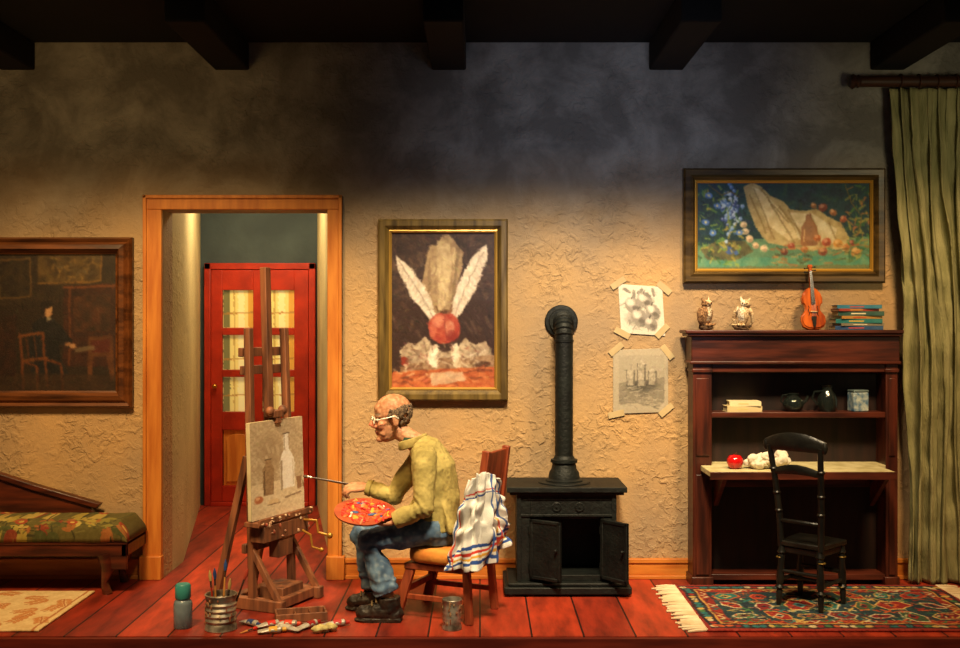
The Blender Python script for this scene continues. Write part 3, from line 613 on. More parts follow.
for i in range(2):
    book(FX(742,-.11)+.008*i,-.11,zz,.19-.02*i,.11,(.032,.026)[i],((206,184,134),(224,208,164))[i],'cream paper-covered old book lying on the shelf','books on the desk shelf',(.03,-.06)[i]); zz+=(.032,.026)[i]
# glass pots
gl=M('dark_clear_glass',(120,136,128),rough=.05,trans=.95,ior=1.48)
def pot(px,k,label,spout):
    t=thing('glass_teapot' if spout else 'glass_jar',label,'teapot' if spout else 'jar',loc=(FX(px,-.11),-.115,.935))
    pf=((0,0),(.035,0),(.052,.02),(.056,.042),(.048,.065),(.03,.08),(.026,.088),(.034,.098),(.031,.098),(.023,.088),(.027,.08),(.044,.063),(.052,.042),(.048,.022),(.03,.006),(0,.006)) if spout else ((0,0),(.034,0),(.042,.015),(.044,.05),(.036,.075),(.022,.092),(.020,.105),(.030,.118),(.027,.118),(.017,.105),(.019,.092),(.032,.074),(.040,.05),(.038,.018),(.03,.006),(0,.006))
    part(t,'pot_body' if spout else 'jar_body',MB().lathe([(r*k,z*k) for r,z in pf],n=32),gl)
    m=MB(); m.tube([(-.026*k,0,.09*k),(-.058*k,0,.088*k),(-.068*k,0,.058*k),(-.045*k,0,.03*k)],.005*k,10); part(t,'handle',m,gl)
    if spout: m=MB(); m.tube([(.045*k,0,.04*k),(.07*k,0,.06*k),(.08*k,0,.085*k)],[.012*k,.008*k,.006*k],10); part(t,'spout',m,gl)
pot(793,1.0,'round dark glass teapot on the shelf',True); pot(827,1.22,'tall dark glass jar with one handle on the shelf',False)
t=thing('tea_tin','square tin with blue and cream flower print','tin',loc=(FX(858,-.11),-.11,.935),rz=.2)
part(t,'tin_body',MB().box((-.045,-.035,0),(.045,.035,.105)),M('tin_print',(60,104,140),(190,200,190),scale=30,rough=.35),bevel=.006)
part(t,'tin_lid',MB().box((-.046,-.036,.105),(.046,.036,.118)),M('tin_lid_blue',(150,170,170),(90,110,110),rough=.3,metal=.5),bevel=.005)
# apple, cloth
t=thing('apple','shiny red apple on the writing board','apple',loc=(FX(735,-.33),-.33,zb))
m=MB(); m.lathe([(0,.006),(.018,.0),(.034,.01),(.043,.032),(.042,.052),(.03,.07),(.014,.074),(0,.064)],n=28); part(t,'apple_flesh',m,M('apple_skin',(206,22,22),(160,10,14),scale=12,rough=.15,coat=.5),smooth=80)
part(t,'stem',MB().tube([(0,0,.062),(.003,0,.075),(.008,0,.088)],.002,6),M('stem',(70,46,24)))
random.seed(4); m=MB()
for i in range(18): m.ball((random.uniform(-.09,.10),random.uniform(-.05,.05),random.uniform(.02,.07)),(random.uniform(.02,.035),random.uniform(.02,.035),random.uniform(.018,.034)),12)
me=remesh(m,.004,2,wr=.012,wf=30,name='napkin')
for v in me.vertices: v.co.z=max(v.co.z,0.0)
o=bpy.data.objects.new('crumpled_napkin',me); me.materials.append(M('white_linen',(232,222,202),(206,194,172),rough=.9)); o.location=(FX(766,-.32),-.32,zb); COL.objects.link(o); setp(o,label='crumpled white linen napkin on the writing board',category='napkin')
# curtain
cm=M('olive_curtain_cloth',(132,130,86),(164,158,112),scale=9,stretch=(3,3,.5),rough=.85,bump=.7,bscale=70)
nx,nz=250,130; vs=[];fs=[]; zt,zb2=2.69,.01
for j in range(nz):
    v=j/(nz-1); z=zt+(zb2-zt)*v
    xl=FX(887,-.12)+(.11*min(1,v*2)); xr=2.98
    for i in range(nx):
        u=i/(nx-1); wv=mn.noise(V((u*5,v*2.6,2))); w2=mn.noise(V((u*26,v*12,9))); w3=mn.noise(V((u*12,v*22,4))); ph=u*2*math.pi*10+3.2*wv; am=(.020+.026*min(1,v*1.5))*(.8+.6*wv)
        x=xl+(xr-xl)*u+.012*math.sin(ph*2+1)+.010*math.sin(v*9+u*30)+.008*w3
        yy=-.13+am*math.sin(ph)+.45*am*math.sin(ph*2.3+3*wv)+.020*w2+.016*w3-.02*v
        vs.append((x,min(yy,-.05),z))
fs=[(j*nx+i,j*nx+i+1,(j+1)*nx+i+1,(j+1)*nx+i) for j in range(nz-1) for i in range(nx-1)]
m=MB(); m.add(vs,fs); cur=thing('curtain','long faded olive green crinkled curtain hanging to the floor','curtain',loc=(2.6,-.13,0))
o=part(cur,'curtain_cloth',m,cm,world=True,smooth=180); sd=o.modifiers.new('s','SOLIDIFY'); sd.thickness=.004
ringm=M('ring_brown',(60,34,20),rough=.4); RZ=2.728
for k in range(7): 
    x=FX(900,-.13)+k*.1; part(cur,'curtain_ring',MB().tube([(x,-.13+.038*math.cos(a),RZ+.038*math.sin(a)) for a in [i*math.pi/8 for i in range(17)]],.005,6,cap=False),ringm,world=True)
rod=thing('curtain_rod','dark brown wooden curtain rod fixed above curtain','curtain rod',loc=(2.6,-.13,RZ))
rodw=wood('rod_wood',(70,42,27),(42,25,16),'x')
part(rod,'pole',MB().tube([(FX(858,-.13),-.13,RZ),(3.19,-.13,RZ)],.030,20),rodw,world=True)
m=MB(); m.lathe([(0,-.05),(.03,-.045),(.042,-.03),(.03,-.01),(.036,0),(.028,.012)],(FX(858,-.13),-.13,RZ),20,ax=(1,0,0)); part(rod,'finial',m,rodw,world=True)
part(rod,'bracket',MB().box((2.27,-.11,RZ-.05),(2.295,0,RZ-.025)),iron,world=True)

# ================================================================ SOFA
sf=thing('daybed','low dark wooden daybed with sloping headrest','daybed',loc=(-2.5,-.2,0))
sw=wood('daybed_mahogany',(94,40,21),(52,21,12),'x',rough=.35)
e=-1.84
m=MB(); m.box((-3.25,-.37,.20),(e,-.345,.285)); m.box((-3.25,-.05,.20),(e,-.075,.285)); m.box((e-.03,-.37,.20),(e,-.05,.285)); m.box((-3.25,-.36,.255),(e,-.06,.275)); m.box((-3.25,-.378,.262),(e+.006,-.37,.285))
m.prism([(-2.35,.20),(e-.16,.20),(e-.08,.13),(e-.0,.13),(e,.20),(e,.21),(-2.35,.21)],-.368,-.35)
part(sf,'seat_frame',m,sw,world=True,bevel=.004)
for x in(-1.96,-3.15):
    for y in(-.345,-.075):
        m=MB(); m.tube([(x,y,.21),(x+.014,y,.14),(x-.004,y,.06),(x+.012,y,0)],[.042,.036,.018,.026],14); part(sf,'leg',m,sw,world=True)
m=MB(); m.prism([(-3.25,.285),(-2.05,.285),(-2.15,.42),(-2.45,.50),(-2.75,.60),(-3.0,.70),(-3.25,.78)],-.045,-.075); m.prism([(-2.1,.40),(-2.45,.50),(-2.75,.60),(-3.0,.70),(-3.25,.79),(-3.25,.82),(-3.0,.73),(-2.75,.63),(-2.44,.53),(-2.08,.425)],-.035,-.09)
part(sf,'headrest',m,sw,world=True,bevel=.004)
P=Paint(0,0,150,40,360,(92,84,40),11,wob=1.2)
for k in range(130):
    x=P.rng.uniform(0,150);y=P.rng.uniform(0,40);a_=P.rng.uniform(0,6.28); c=[(160,142,64),(130,120,54),(150,92,44),(70,74,36),(178,156,80),(124,50,30)][P.rng.integers(6)]
    for q in(0,.7,-.7): P.ell(x+3.2*math.cos(a_+q),y+3.2*math.sin(a_+q),3.0,1.3,c,.9,ang=a_+q)
    P.line([(x,y),(x-4*math.cos(a_),y-4*math.sin(a_))],.8,(60,56,28))
for k in range(16): P.ell(k*9.6+3,(12,24,32)[k%3],3,2.6,(150,60,34),.9).ell(k*9.6+3,(12,24,32)[k%3],1.3,1.1,(190,160,80),.9)
P.strokes(80,(0,0,150,40),[(150,110,56),(120,110,56),(60,60,32)],4,1,.5).jit(8)
w,h=P.w,P.h; vs=[]
cx0,cx1=-3.24,-1.835
for j in range(h):
    v=j/(h-1)
    for i in range(w):
        u=i/(w-1); a=math.pi*(v*1.0)
        yy=-.215-.168*(abs(math.cos(a))**.45)*math.copysign(1,math.cos(a)); z=.277+.108*(abs(math.sin(a))**.45)
        eu=min(u,1-u); sh=min(1,(eu/.035))**.5 if eu<.035 else 1
        z=.277+(z-.277)*sh; z+=.008*mn.noise(V((u*12,v*6,0)))
        vs.append((cx0+(cx1-cx0)*u,yy,z))
me=bpy.data.meshes.new('cushion'); off=V(sf.location); me.from_pydata([tuple(V(q)-off) for q in vs],[],[(j*w+i,j*w+i+1,(j+1)*w+i+1,(j+1)*w+i) for j in range(h-1) for i in range(w-1)]); me.update()
setcol(me,P); me.materials.append(VCR); o=bpy.data.objects.new('seat_cushion',me); attach(o,sf,'olive-brown cushion with yellow and red leaf pattern')
sd=o.modifiers.new('s','SOLIDIFY'); sd.thickness=.006; sd.offset=-1

# ================================================================ RUGS
fringem=M('fringe_wool',(224,206,170),(196,170,130),rough=.95)
def rug(name,label,x0,x1,y0,y1,P,fr,skew=0):
    t=thing(name,label,'rug',loc=((x0+x1)/2,(y0+y1)/2,0))
    canvas('rug_pile',P,(x0,y1,.012),(x1-x0,0,0),(skew,y0-y1,0),VCR,t,off=V(t.location),disp=lambda u,v:V((0,0,.0015*mn.noise(V((u*9,v*7,3))))),thick=.010)
    for sides in fr:
        m=MB(); n=44
        for i in range(n):
            v=(i+.5)/n; yy=y1+(y0-y1)*v; xx=(x0 if sides<0 else x1)+skew*v
            dy=random.uniform(-.02,.02); L=random.uniform(.09,.13)
            m.tube([(xx-sides*.004,yy,.009),(xx+sides*L*.5,yy+dy*.4,.009),(xx+sides*L,yy+dy,.006)],[.006,.007,.004],6)
        part(t,'fringe',m,fringem,world=True,kind='stuff')
    return t
P=Paint(0,0,150,82,440,(34,34,44),21,wob=1.1)
P.put(np.ones(P.X.shape,bool),(150,40,26))
def rect(a,b,c,d,col,al=1,c2=None): P.poly([(a,b),(c,b),(c,d),(a,d)],col,al,c2)
rect(2,2,148,80,(26,30,44),1,(60,34,34)); 
CC=[(200,90,40),(40,110,110),(206,170,90),(150,36,26),(70,120,70),(220,200,150)]
rg=random.Random(5)
for i in range(36): 
    x=4+i*4.1
    for yy in(5.5,76.5): P.ell(x+rg.uniform(-.6,.6),yy,1.7,2.2,rg.choice(CC),ang=rg.uniform(0,3))
for i in range(17):
    yy=8+i*4.2
    for x in(5.5,144.5): P.ell(x,yy+rg.uniform(-.6,.6),2.2,1.8,rg.choice(CC),ang=rg.uniform(0,3))
rect(9,9,141,73,(206,150,70)); rect(10.2,10.2,139.8,71.8,(120,28,22),1,(160,50,30)); rect(15,15,135,67,(24,40,52),1,(40,70,70))
for i in range(22):
    x=13+i*5.9
    for yy in(12.7,69.3): P.line([(x,yy-1.5),(x+2.5,yy+1.5),(x+5,yy-1.5)],1.1,rg.choice(CC))
for i in range(10):
    yy=16+i*5.4
    for x in(12.6,137.4): P.line([(x-1.5,yy),(x+1.5,yy+2.5),(x-1.5,yy+5)],1.1,rg.choice(CC))
for r in range(3):
    for c in range(7):
        x=23+c*17.5+rg.uniform(-2,2); y=23+r*18+rg.uniform(-2,2); k=rg.choice([(150,34,24),(26,34,60),(36,110,104),(120,24,30),(60,90,60)]); k2=rg.choice([(214,160,80),(200,84,40),(226,206,160),(230,190,110)]); g=rg.uniform(.8,1.15); hh=rg.choice((5,7,8))*g; ww=rg.choice((6,8,9))*g; sh=rg.uniform(-3,3)
        P.poly([(x-ww,y),(x-ww*.5+sh,y-hh),(x+ww*.5+sh,y-hh),(x+ww,y),(x+ww*.5-sh,y+hh),(x-ww*.5-sh,y+hh)],k2).poly([(x-ww+1.3,y),(x-ww*.45+sh,y-hh+1.1),(x+ww*.45+sh,y-hh+1.1),(x+ww-1.3,y),(x+ww*.45-sh,y+hh-1.1),(x-ww*.45-sh,y+hh-1.1)],k)
        P.poly([(x-ww*.45,y),(x,y-hh*.55),(x+ww*.45,y),(x,y+hh*.55)],rg.choice(CC)).poly([(x-2,y),(x,y-2),(x+2,y),(x,y+2)],(30,26,40))
        P.line([(x+ww,y+6),(x+ww+4,y+11)],1.4,rg.choice(CC)).line([(x+ww+4,y+6),(x+ww,y+11)],1.4,rg.choice(CC)).line([(x-ww,y-9),(x-ww+5,y-11),(x-ww+9,y-8)],1.2,rg.choice(CC))
P.strokes(260,(15,15,135,67),CC,3.5,.9,.85).strokes(140,(2,2,148,80),[(30,26,36),(120,30,24)],4,.9,.5).blur(1).painterly(900,2.2,.8,10,.4).grade(.88).jit(14)
rug('patterned_rug','dark red, navy and teal patterned wool rug with cream fringes',1.04,2.44,-1.04,-.205,P,(-1,1))
P=Paint(0,0,120,76,300,(206,172,118),22,wob=.8)
P.poly([(0,0),(120,0),(120,76),(0,76)],(226,200,150),1,(212,180,128))
for k in range(30):
    x=P.rng.uniform(4,114);y=P.rng.uniform(4,70);a=P.rng.uniform(0,3.1); P.line([(x-7*math.cos(a),y-7*math.sin(a)),(x,y+1),(x+7*math.cos(a),y+7*math.sin(a))],1,(180,114,64))
    for q in(-5,-2,1,4):
        for s in(-1,1): P.ell(x+q*math.cos(a)-s*2.4*math.sin(a),y+q*math.sin(a)+s*2.4*math.cos(a),2.6,1.1,(196,132,76),ang=a+s*.7)
P.line([(116,0),(116,76)],1.5,(180,114,64)).jit(8)
rug('leaf_pattern_rug','cream rug with brown leaf pattern beside the daybed',-3.0,-2.02,-1.04,-.33,P,())

# ================================================================ BLACK CHAIR
blk=M('black_chair_paint',(26,25,21),(12,12,11),scale=14,rough=.35,bump=.3,bscale=40); gold=M('worn_gilt',(130,104,44),rough=.4,metal=.5)
ch=thing('side_chair','small black painted wooden chair with open curved back','chair',loc=(1.648,-.6,.0145),rz=math.atan2(.72,.69))
h=.11; SH=.32
m=MB(); m.prism([(-.115,-.115),(.135,-.13),(.15,0),(.135,.13),(-.115,.115)],SH-.026,SH,'xy'); m.prism([(-.105,-.105),(.12,-.118),(.12,.118),(-.105,.105)],SH-.06,SH-.026,'xy'); part(ch,'seat',m,blk,bevel=.006)
def turned(p,q,r,n=14):
    p=V(p);q=V(q);m=MB(); ts=[0,.06,.1,.13,.17,.3,.5,.62,.66,.70,.74,.78,.9,1]; rs=[.9,1,1.25,.8,1,.85,1.1,1,.7,1.35,.7,.9,.75,.65]
    m.tube([p.lerp(q,t) for t in ts],[r*k for k in rs],n); return m
for a,b in((h,h),(h,-h)): part(ch,'leg',turned((a,b,SH-.03),(a+.012,b*1.05,0),.018),blk)
for s in(-1,1):
    m=turned((-.1,s*.1,SH-.03),(-.112,s*.112,0),.018); part(ch,'leg',m,blk)
m=MB()
for s in(-1,1):
    m.tube([(-.1,s*.105,SH-.03),(-.108,s*.110,.45),(-.13,s*.120,.62),(-.165,s*.134,.80)],[.017,.016,.015,.014],12)
    for xx,yy,z in((-.112,.111,.47),(-.122,.117,.56),(-.14,.125,.68)): m.ball((xx,s*yy,z),(.020,.020,.013),12)
def rail(z,xx,w,hh,arch):
    c=[]; r=[]
    for i in range(13):
        k=i/6-1; c.append((xx-.018*(1-k*k),k*w,z+arch*(1-k*k))); r.append((hh*(.62+.38*math.cos(k*math.pi*.5)) if arch>.015 else hh,.010))
    m.tube(c,r,10,side=(0,0,1))
rail(.80,-.160,.154,.046,.022); rail(.665,-.138,.122,.024,.020); rail(.42,-.106,.105,.010,.004)
for s in(-1,1): m.ball((-.160,s*.154,.80),(.014,.016,.030),12)
part(ch,'backrest',m,blk)
m=MB(); m.tube([(-.1765,-.07,.822),(-.179,0,.826),(-.1765,.07,.822)],[(.012,.004)]*3,10,side=(0,0,1)); part(ch,'gilt_ornament',m,gold)
def stre(p,q,r): part(ch,'stretcher',MB().tube([p,q],r,10),blk)
for s in(-1,1): stre((-.105,s*.108,.12),(.112,s*.113,.12),.010)
stre((.112,-.113,.16),(.112,.113,.16),.011); stre((-.107,-.108,.17),(-.107,.108,.17),.009); stre((.0,-.11,.12),(.0,.11,.12),.009)
m=MB()
for a,b in((h,h),(h,-h),(-.105,.107),(-.105,-.107)):
    for z in(.235,.085): m.lathe([(.019,-.003),(.0205,0),(.019,.003)],(a+.003,b*1.02,z),14)
part(ch,'gilt_ring',m,gold,kind='stuff')

# ================================================================ EASEL
ew=wood('easel_wood',(148,92,60),(88,54,37),'z',rough=.6,bump=.4)
C=V((-1.03,-.515,0)); u=V((.42,.907,0)).normalized(); n=V((.907,-.42,0)).normalized(); Z=V((0,0,1))
ez=thing('easel','tall weathered brown wooden artist easel holding a canvas','easel',loc=C)
def E(a,b,z): return C+u*a+n*b+Z*z
def lean(z): return -.035-.03*(z-.45)
for s in(-1,1): part(ez,'upright',MB().beam(E(s*.165,lean(.1),.05),E(s*.15,lean(1.39),1.39),.036,.036,side=u),ew,world=True,bevel=.004)
m=MB(); m.beam(E(0,lean(.3),.3),E(0,lean(1.70),1.70),.046,.036,side=u); m.beam(E(.055,lean(.5)-.03,.5),E(.055,lean(1.45)-.03,1.45),.026,.026,side=u); part(ez,'mast',m,ew,world=True,bevel=.004)
for z,w in((1.27,.18),(1.18,.17),(.30,.19)): part(ez,'crossbar',MB().beam(E(-w,lean(z)-.032,z),E(w,lean(z)-.032,z),.026,.045,side=n),ew,world=True,bevel=.003)
m=MB()
for s in(-1,1): m.beam(E(s*.165,-.20,.03),E(s*.165,.16,.03),.045,.06,side=u)
m.beam(E(-.165,.10,.035),E(.165,.10,.035),.06,.05,side=n); m.beam(E(-.165,-.16,.035),E(.165,-.16,.035),.05,.04,side=n); m.beam(E(-.09,.03,.055),E(.09,.03,.055),.14,.09,side=n)
part(ez,'base',m,ew,world=True,bevel=.005)
for s in(-1,1):
    part(ez,'rear_leg',MB().beam(E(s*.13,lean(.75)-.04,.75),E(s*.15,-.27,.0),.030,.036,side=u),ew,world=True,bevel=.003)
    part(ez,'brace',MB().beam(E(s*.165,lean(.3),.30),E(s*.165,.13,.05),.026,.03,side=u),ew,world=True,bevel=.003)
zc0=.442
b=lean(zc0); m=MB(); m.beam(E(-.23,b+.05,zc0-.012),E(.23,b+.05,zc0-.012),.09,.024,side=n); m.beam(E(-.23,b+.095,zc0+.0),E(.23,b+.095,zc0+.0),.012,.03,side=n); m.beam(E(-.19,b+.055,zc0-.065),E(.19,b+.055,zc0-.065),.085,.08,side=n); m.beam(E(-.06,b+.06,zc0-.15),E(.06,b+.06,zc0-.15),.06,.10,side=n)
part(ez,'tray',m,ew,world=True,bevel=.003)
m=MB(); random.seed(31)
for k in range(26): m.ball(E(random.uniform(-.2,.2),b+.099+(.0 if k%3 else .003),zc0-random.uniform(.0,.10)) if k%2 else E(random.uniform(-.22,.22),b+.1015,zc0+random.uniform(-.01,.012)),(random.uniform(.004,.012),random.uniform(.003,.006),random.uniform(.003,.012)),8)
part(ez,'paint_stain',m,M('dried_paint',(220,200,160),(150,60,40),scale=40,rough=.5),world=True,kind='stuff')
brass=M('aged_brass',(190,140,60),rough=.35,metal=.7)
p=E(.15,.06,.40); m=MB(); m.tube([p,p+n*.08,p+n*.09-Z*.06,p+n*.15-Z*.07],.007,8); m.ball(p+n*.16-Z*.07,.016,12); part(ez,'crank_handle',m,brass,world=True)
p=E(.08,.10,.36); m=MB(); m.tube([p,p+n*.05-Z*.02,p+n*.06-Z*.08,p+n*.11-Z*.09],.006,8); m.ball(p+n*.115-Z*.09,.013,12); part(ez,'crank_handle',m,brass,world=True)
zt_=zc0+.485
m=MB(); m.beam(E(-.04,lean(zt_)+.03,zt_+.03),E(.04,lean(zt_)+.03,zt_+.03),.07,.035,side=n); m.beam(E(0,lean(zt_)+.048,zt_+.03),E(0,lean(zt_)+.058,zt_-.018),.045,.016,side=u); m.ball(E(.05,lean(zt_)+.05,zt_+.045),.026,14); m.ball(E(-.045,lean(zt_)+.04,zt_+.045),.024,14); part(ez,'clamp',m,ew,world=True,bevel=.003)
# canvas
P=Paint(250,415,304,520,150,(196,182,154),31,wob=.4)
P.poly([(250,415),(304,415),(304,482),(250,482)],(214,194,158),1,(176,150,118)).poly([(250,482),(304,482),(304,520),(250,520)],(238,220,186),1,(212,188,150))
P.ell(270,450,16,24,(156,130,100),.6,soft=.8).strokes(40,(252,418,300,480),[(222,204,170),(168,142,110),(190,164,130)],8,2,.4,1.3)
P.poly([(283.5,432),(288.5,432),(288.8,450),(292,455),(294,462),(294,493),(279,493),(279,462),(281,455),(283.2,450)],(252,246,234),1,(236,224,206)).line([(280.4,462),(280.4,493)],2.2,(170,150,124)).line([(292.5,462),(292.5,490)],1,(210,194,170)).line([(284.3,433),(284.3,450)],1,(170,150,124)).line([(283,431.5),(289,431.5)],1.4,(120,98,76))
P.poly([(261,468),(264,462),(264,457),(270,457),(270,462),(273,468),(272,496),(262,496)],(136,108,78),1,(176,144,106)).line([(263,469),(263,494)],1.2,(106,82,58)).line([(264,457),(270,457)],1.2,(96,76,56)).ell(257,499,5,4.5,(186,112,72),soft=.5).ell(256,497.5,2,1.6,(230,176,130)).ell(272,504,6.5,3.4,(224,196,152),soft=.5).line([(266,506.5),(278,506.5)],1.3,(150,118,86)).poly([(296,482),(302,482),(301,496),(297,496)],(150,112,80)).line([(284,503),(300,500)],1.8,(150,122,94)).blur(1).painterly(650,2.8,.8,7,.35).jit(6)
cv=thing('artist_canvas','stretched canvas with an unfinished pale still life','canvas',loc=E(0,lean(.7),zc0+.002))
off=V(cv.location); H=.48
b0=lean(zc0)+.05
lo=E(0,b0,zc0+.004); hi=E(0,b0-.015,zc0+.004+H)
m=MB(); m.beam(lo-n*.013,hi-n*.013,.45,.022,side=u); part(cv,'stretcher_frame',m,M('linen_edge',(206,190,150),(180,160,120),rough=.9),world=True,bevel=.002)
canvas('painted_face',P,hi-u*.224-n*.0005,u*.448,lo-hi,VC,cv,off=off)

# ================================================================ FLOOR CLUTTER
brush_h=[M('brush_varnish_red',(170,50,28),rough=.3),M('brush_varnish_tan',(200,140,74),rough=.4),M('brush_varnish_dark',(60,36,24),rough=.3)]
ferr=M('ferrule',(190,180,160),rough=.25,metal=1)
def brush(p,q,label,hm,bc,group=None,bl=.05):
    p=V(p);q=V(q); t=thing('paintbrush',label,'paintbrush',loc=p,group=group); L=(q-p).length; d=(q-p)/L
    part(t,'handle',MB().tube([p,p+d*L*.4,p+d*(L-bl-.03)],[.002,.006,.004],8),hm,world=True)
    part(t,'ferrule',MB().tube([q-d*(bl+.03),q-d*bl],[.0045,.0055],8),ferr,world=True)
    part(t,'bristles',MB().tube([q-d*bl,q-d*bl*.5,q],[.006,.009,.002],8),M('bristle',bc,rough=.9),world=True)
tinm=M('dented_tin',(206,196,178),(96,84,70),scale=14,rough=.34,metal=.65)
def can(px,y,r,h,label,paint):
    x=FX(px,y); t=thing('tin_can',label,'tin can',loc=(x,y,0)); pf=[(0,.002),(r,.0),(r*1.03,.004),(r,.008)]
    for k in range(1,12): pf.append((r*(1.0 if k%2 else .90),.008+(h-.016)*k/12))
    pf+=[(r,h-.008),(r*1.04,h-.003),(r,h),(r*.94,h),(r*.88,.01),(0,.008)]
    part(t,'can_body',MB().lathe(pf,n=32),tinm,smooth=50)
    m=MB()
    for k in range(16): a=random.uniform(3.3,6.2); z=random.uniform(.03,h*.92); R=Matrix.Rotation(a,3,'Z'); m.ball(R@V((r*.985,0,z)),(.003,random.uniform(.003,.007),random.uniform(.004,.016)),8,R=R)
    part(t,'paint_splatter',m,M('splatter',paint,(170,140,100),scale=60,rough=.5),kind='stuff'); return t,x
t,x=can(221,-.985,.072,.165,'dented tin can full of paintbrushes',(150,60,40))
yb_=-.985
for i,(dx,dy,tx,ty,L,k) in enumerate(((-.035,0,-.055,.01,.27,0),(0,.035,.01,.05,.31,1),(.03,.02,.12,.03,.27,2),(.03,-.025,.05,-.03,.24,0),(-.02,-.02,-.02,-.04,.29,1))):
    brush((x+dx*.8,yb_+dy*.8,.012),(x+tx,yb_+ty,L),'paintbrush standing in a tin can',brush_h[k],[(180,150,90),(40,70,130),(150,50,30)][i%3],'brushes in the tin can')
can(452,-.985,.045,.14,'small empty ribbed tin can on the floor',(120,60,40))
t=thing('glass_bottle','stout glass solvent bottle with a teal screw cap','bottle',loc=(FX(183,-.96),-.96,0))
part(t,'bottle_body',MB().lathe([(0,0),(.04,0),(.043,.006),(.043,.11),(.038,.125),(.03,.132),(.03,.14),(.026,.14),(.026,.13),(.037,.118),(.039,.10),(.039,.01),(0,.006)],n=28),M('blue_grey_glass',(176,200,214),(130,150,164),rough=.1,trans=.6))
part(t,'bottle_cap',MB().lathe([(0,.136),(.034,.136),(.036,.14),(.036,.195),(.03,.203),(0,.203)],n=24),M('teal_cap',(60,144,140),(40,104,108),rough=.4),smooth=50)
bx_=thing('paint_box','open shallow wooden paint box on the floor','box',loc=(FX(306,-.70),-.85,0),rz=.25)
m=MB(); m.box((-.12,-.06,.0),(.12,.06,.01)); m.box((-.12,-.06,.01),(.12,-.05,.05)); m.box((-.12,.05,.01),(.12,.06,.05)); m.box((-.12,-.05,.01),(-.11,.05,.05)); m.box((.11,-.05,.01),(.12,.05,.05)); m.box((-.03,-.05,.01),(-.024,.05,.045)); m.box((.04,-.05,.01),(.046,.05,.045))
part(bx_,'box_tray',m,ew,bevel=.003)
tubem=M('white_tube_metal',(214,208,194),(150,144,130),scale=30,rough=.35,metal=.3)
def ptube(px,y,rz,c,L=.11,z=0):
    k=1.35; t=thing('paint_tube','crumpled metal oil paint tube lying on the floor','paint tube',loc=(FX(px,y),y,z),rz=rz,group='paint tubes on the floor')
    m=MB(); m.tube([(-L/2,0,.010*k),(-L/2+.01,0,.010*k),(L*.1,0,.012*k),(L/2-.008,0,.012*k),(L/2,0,.012*k)],[(.002,.017*k),(.004,.016*k),(.011*k,.0135*k),(.012*k,.012*k),(.005,.005)],12,side=(0,0,1)); part(t,'tube_body',m,tubem)
    part(t,'tube_cap',MB().lathe([(.007,0),(.010,.001),(.009,.018),(0,.018)],(L/2,0,.012*k),12,ax=(1,0,0)),M('cap_colour',c,rough=.4))
    m=MB(); m.tube([(-.005,0,.0118*k),(L*.3,0,.0124*k)],[(.0114*k,.0138*k),(.0124*k,.0126*k)],12,side=(0,0,1)); part(t,'tube_label',m,M('tube_band',c,rough=.5))
for a in((268,-.965,.5,(200,40,24)),(286,-.945,-.15,(206,60,30)),(308,-.975,.9,(150,30,24)),(250,-.93,-.7,(40,60,110)),(270,-1.06,.2,(220,170,60)),(290,-1.03,2.8,(190,180,160)),(334,-.95,.35,(180,40,30))): ptube(*a)
def rag(px,y,k,c,label,sd):
    random.seed(sd); m=MB()
    for i in range(7): m.ball((random.uniform(-.04,.04)*k,random.uniform(-.02,.02)*k,random.uniform(.01,.022)*k),(random.uniform(.015,.03)*k,random.uniform(.012,.02)*k,random.uniform(.009,.016)*k),12)
    me=remesh(m,.003,2,wr=.006,wf=40,name='rag')
    for v in me.vertices: v.co.z=max(0,v.co.z)
    me.materials.append(M('rag_cloth',c,mixc(c,(90,70,40),.5),scale=30,rough=.9)); o=bpy.data.objects.new('paint_rag',me); o.location=(FX(px,y),y,0); COL.objects.link(o); setp(o,label=label,category='rag')
rag(322,-1.04,1.2,(216,200,130),'crumpled yellowish paint rag on the floor',2)
brush((FX(240,-1.075),-1.075,.006),(FX(258,-1.0),-1.0,.012),'loose red-tipped paintbrush on the floor',brush_h[1],(200,40,24),bl=.03)

# ================================================================ PAINTER CHAIR
pc=thing('wooden_chair','reddish wooden chair with orange seat pad','chair',loc=(-.140,-.715,0),rz=math.atan2(.394,-.92))
cw=wood('chair_red_wood',(168,80,45),(112,48,28),'z',rough=.45)
s_=.165; SZ=.265
part(pc,'seat',MB().box((-s_,-s_,SZ-.03),(s_+.01,s_,SZ)),cw,bevel=.005)
m=MB(); m.ball((.0,.01,SZ+.042),(.172,.178,.046),28,e=.5); part(pc,'seat_pad',m,M('orange_pad',(234,152,62),(204,116,42),scale=14,rough=.8,bump=.4,bscale=30),smooth=80)
for s in(-1,1):
    part(pc,'leg',MB().beam((s_-.02,s*(s_-.02),SZ-.02),(s_+.05,s*(s_),0),.03,.045,side=(0,1,0)),cw,bevel=.004)
    part(pc,'leg',MB().beam((-s_+.02,s*(s_-.02),SZ+.0),(-s_-.0,s*(s_-.01),0),.03,.036,side=(0,1,0)),cw,bevel=.004)
m=MB(); BT=.815
def bxx(z): return -s_-.075*(z-SZ)/(BT-SZ)
for s in(-1,1): m.beam((-s_+.0,s*(s_-.02),SZ-.02),(-s_-.075,s*(s_-.04),BT),.028,.036,side=(0,1,0))
m.beam((bxx(.58),0,.58),(bxx(.805),0,.805),.25,.016,side=(0,1,0)); m.beam((bxx(.40),0,.40),(bxx(.46),0,.46),.27,.016,side=(0,1,0))
part(pc,'backrest',m,cw,bevel=.004)
def pst(a,b): part(pc,'stretcher',MB().box(a,b),cw,bevel=.003)
pst((s_+.0,-s_+.02,.12),(s_+.02,s_-.02,.15))
for s in(-1,1): pst((-s_+.0,s*(s_-.015)-.008,.09),(s_+.03,s*(s_-.015)+.008,.115))
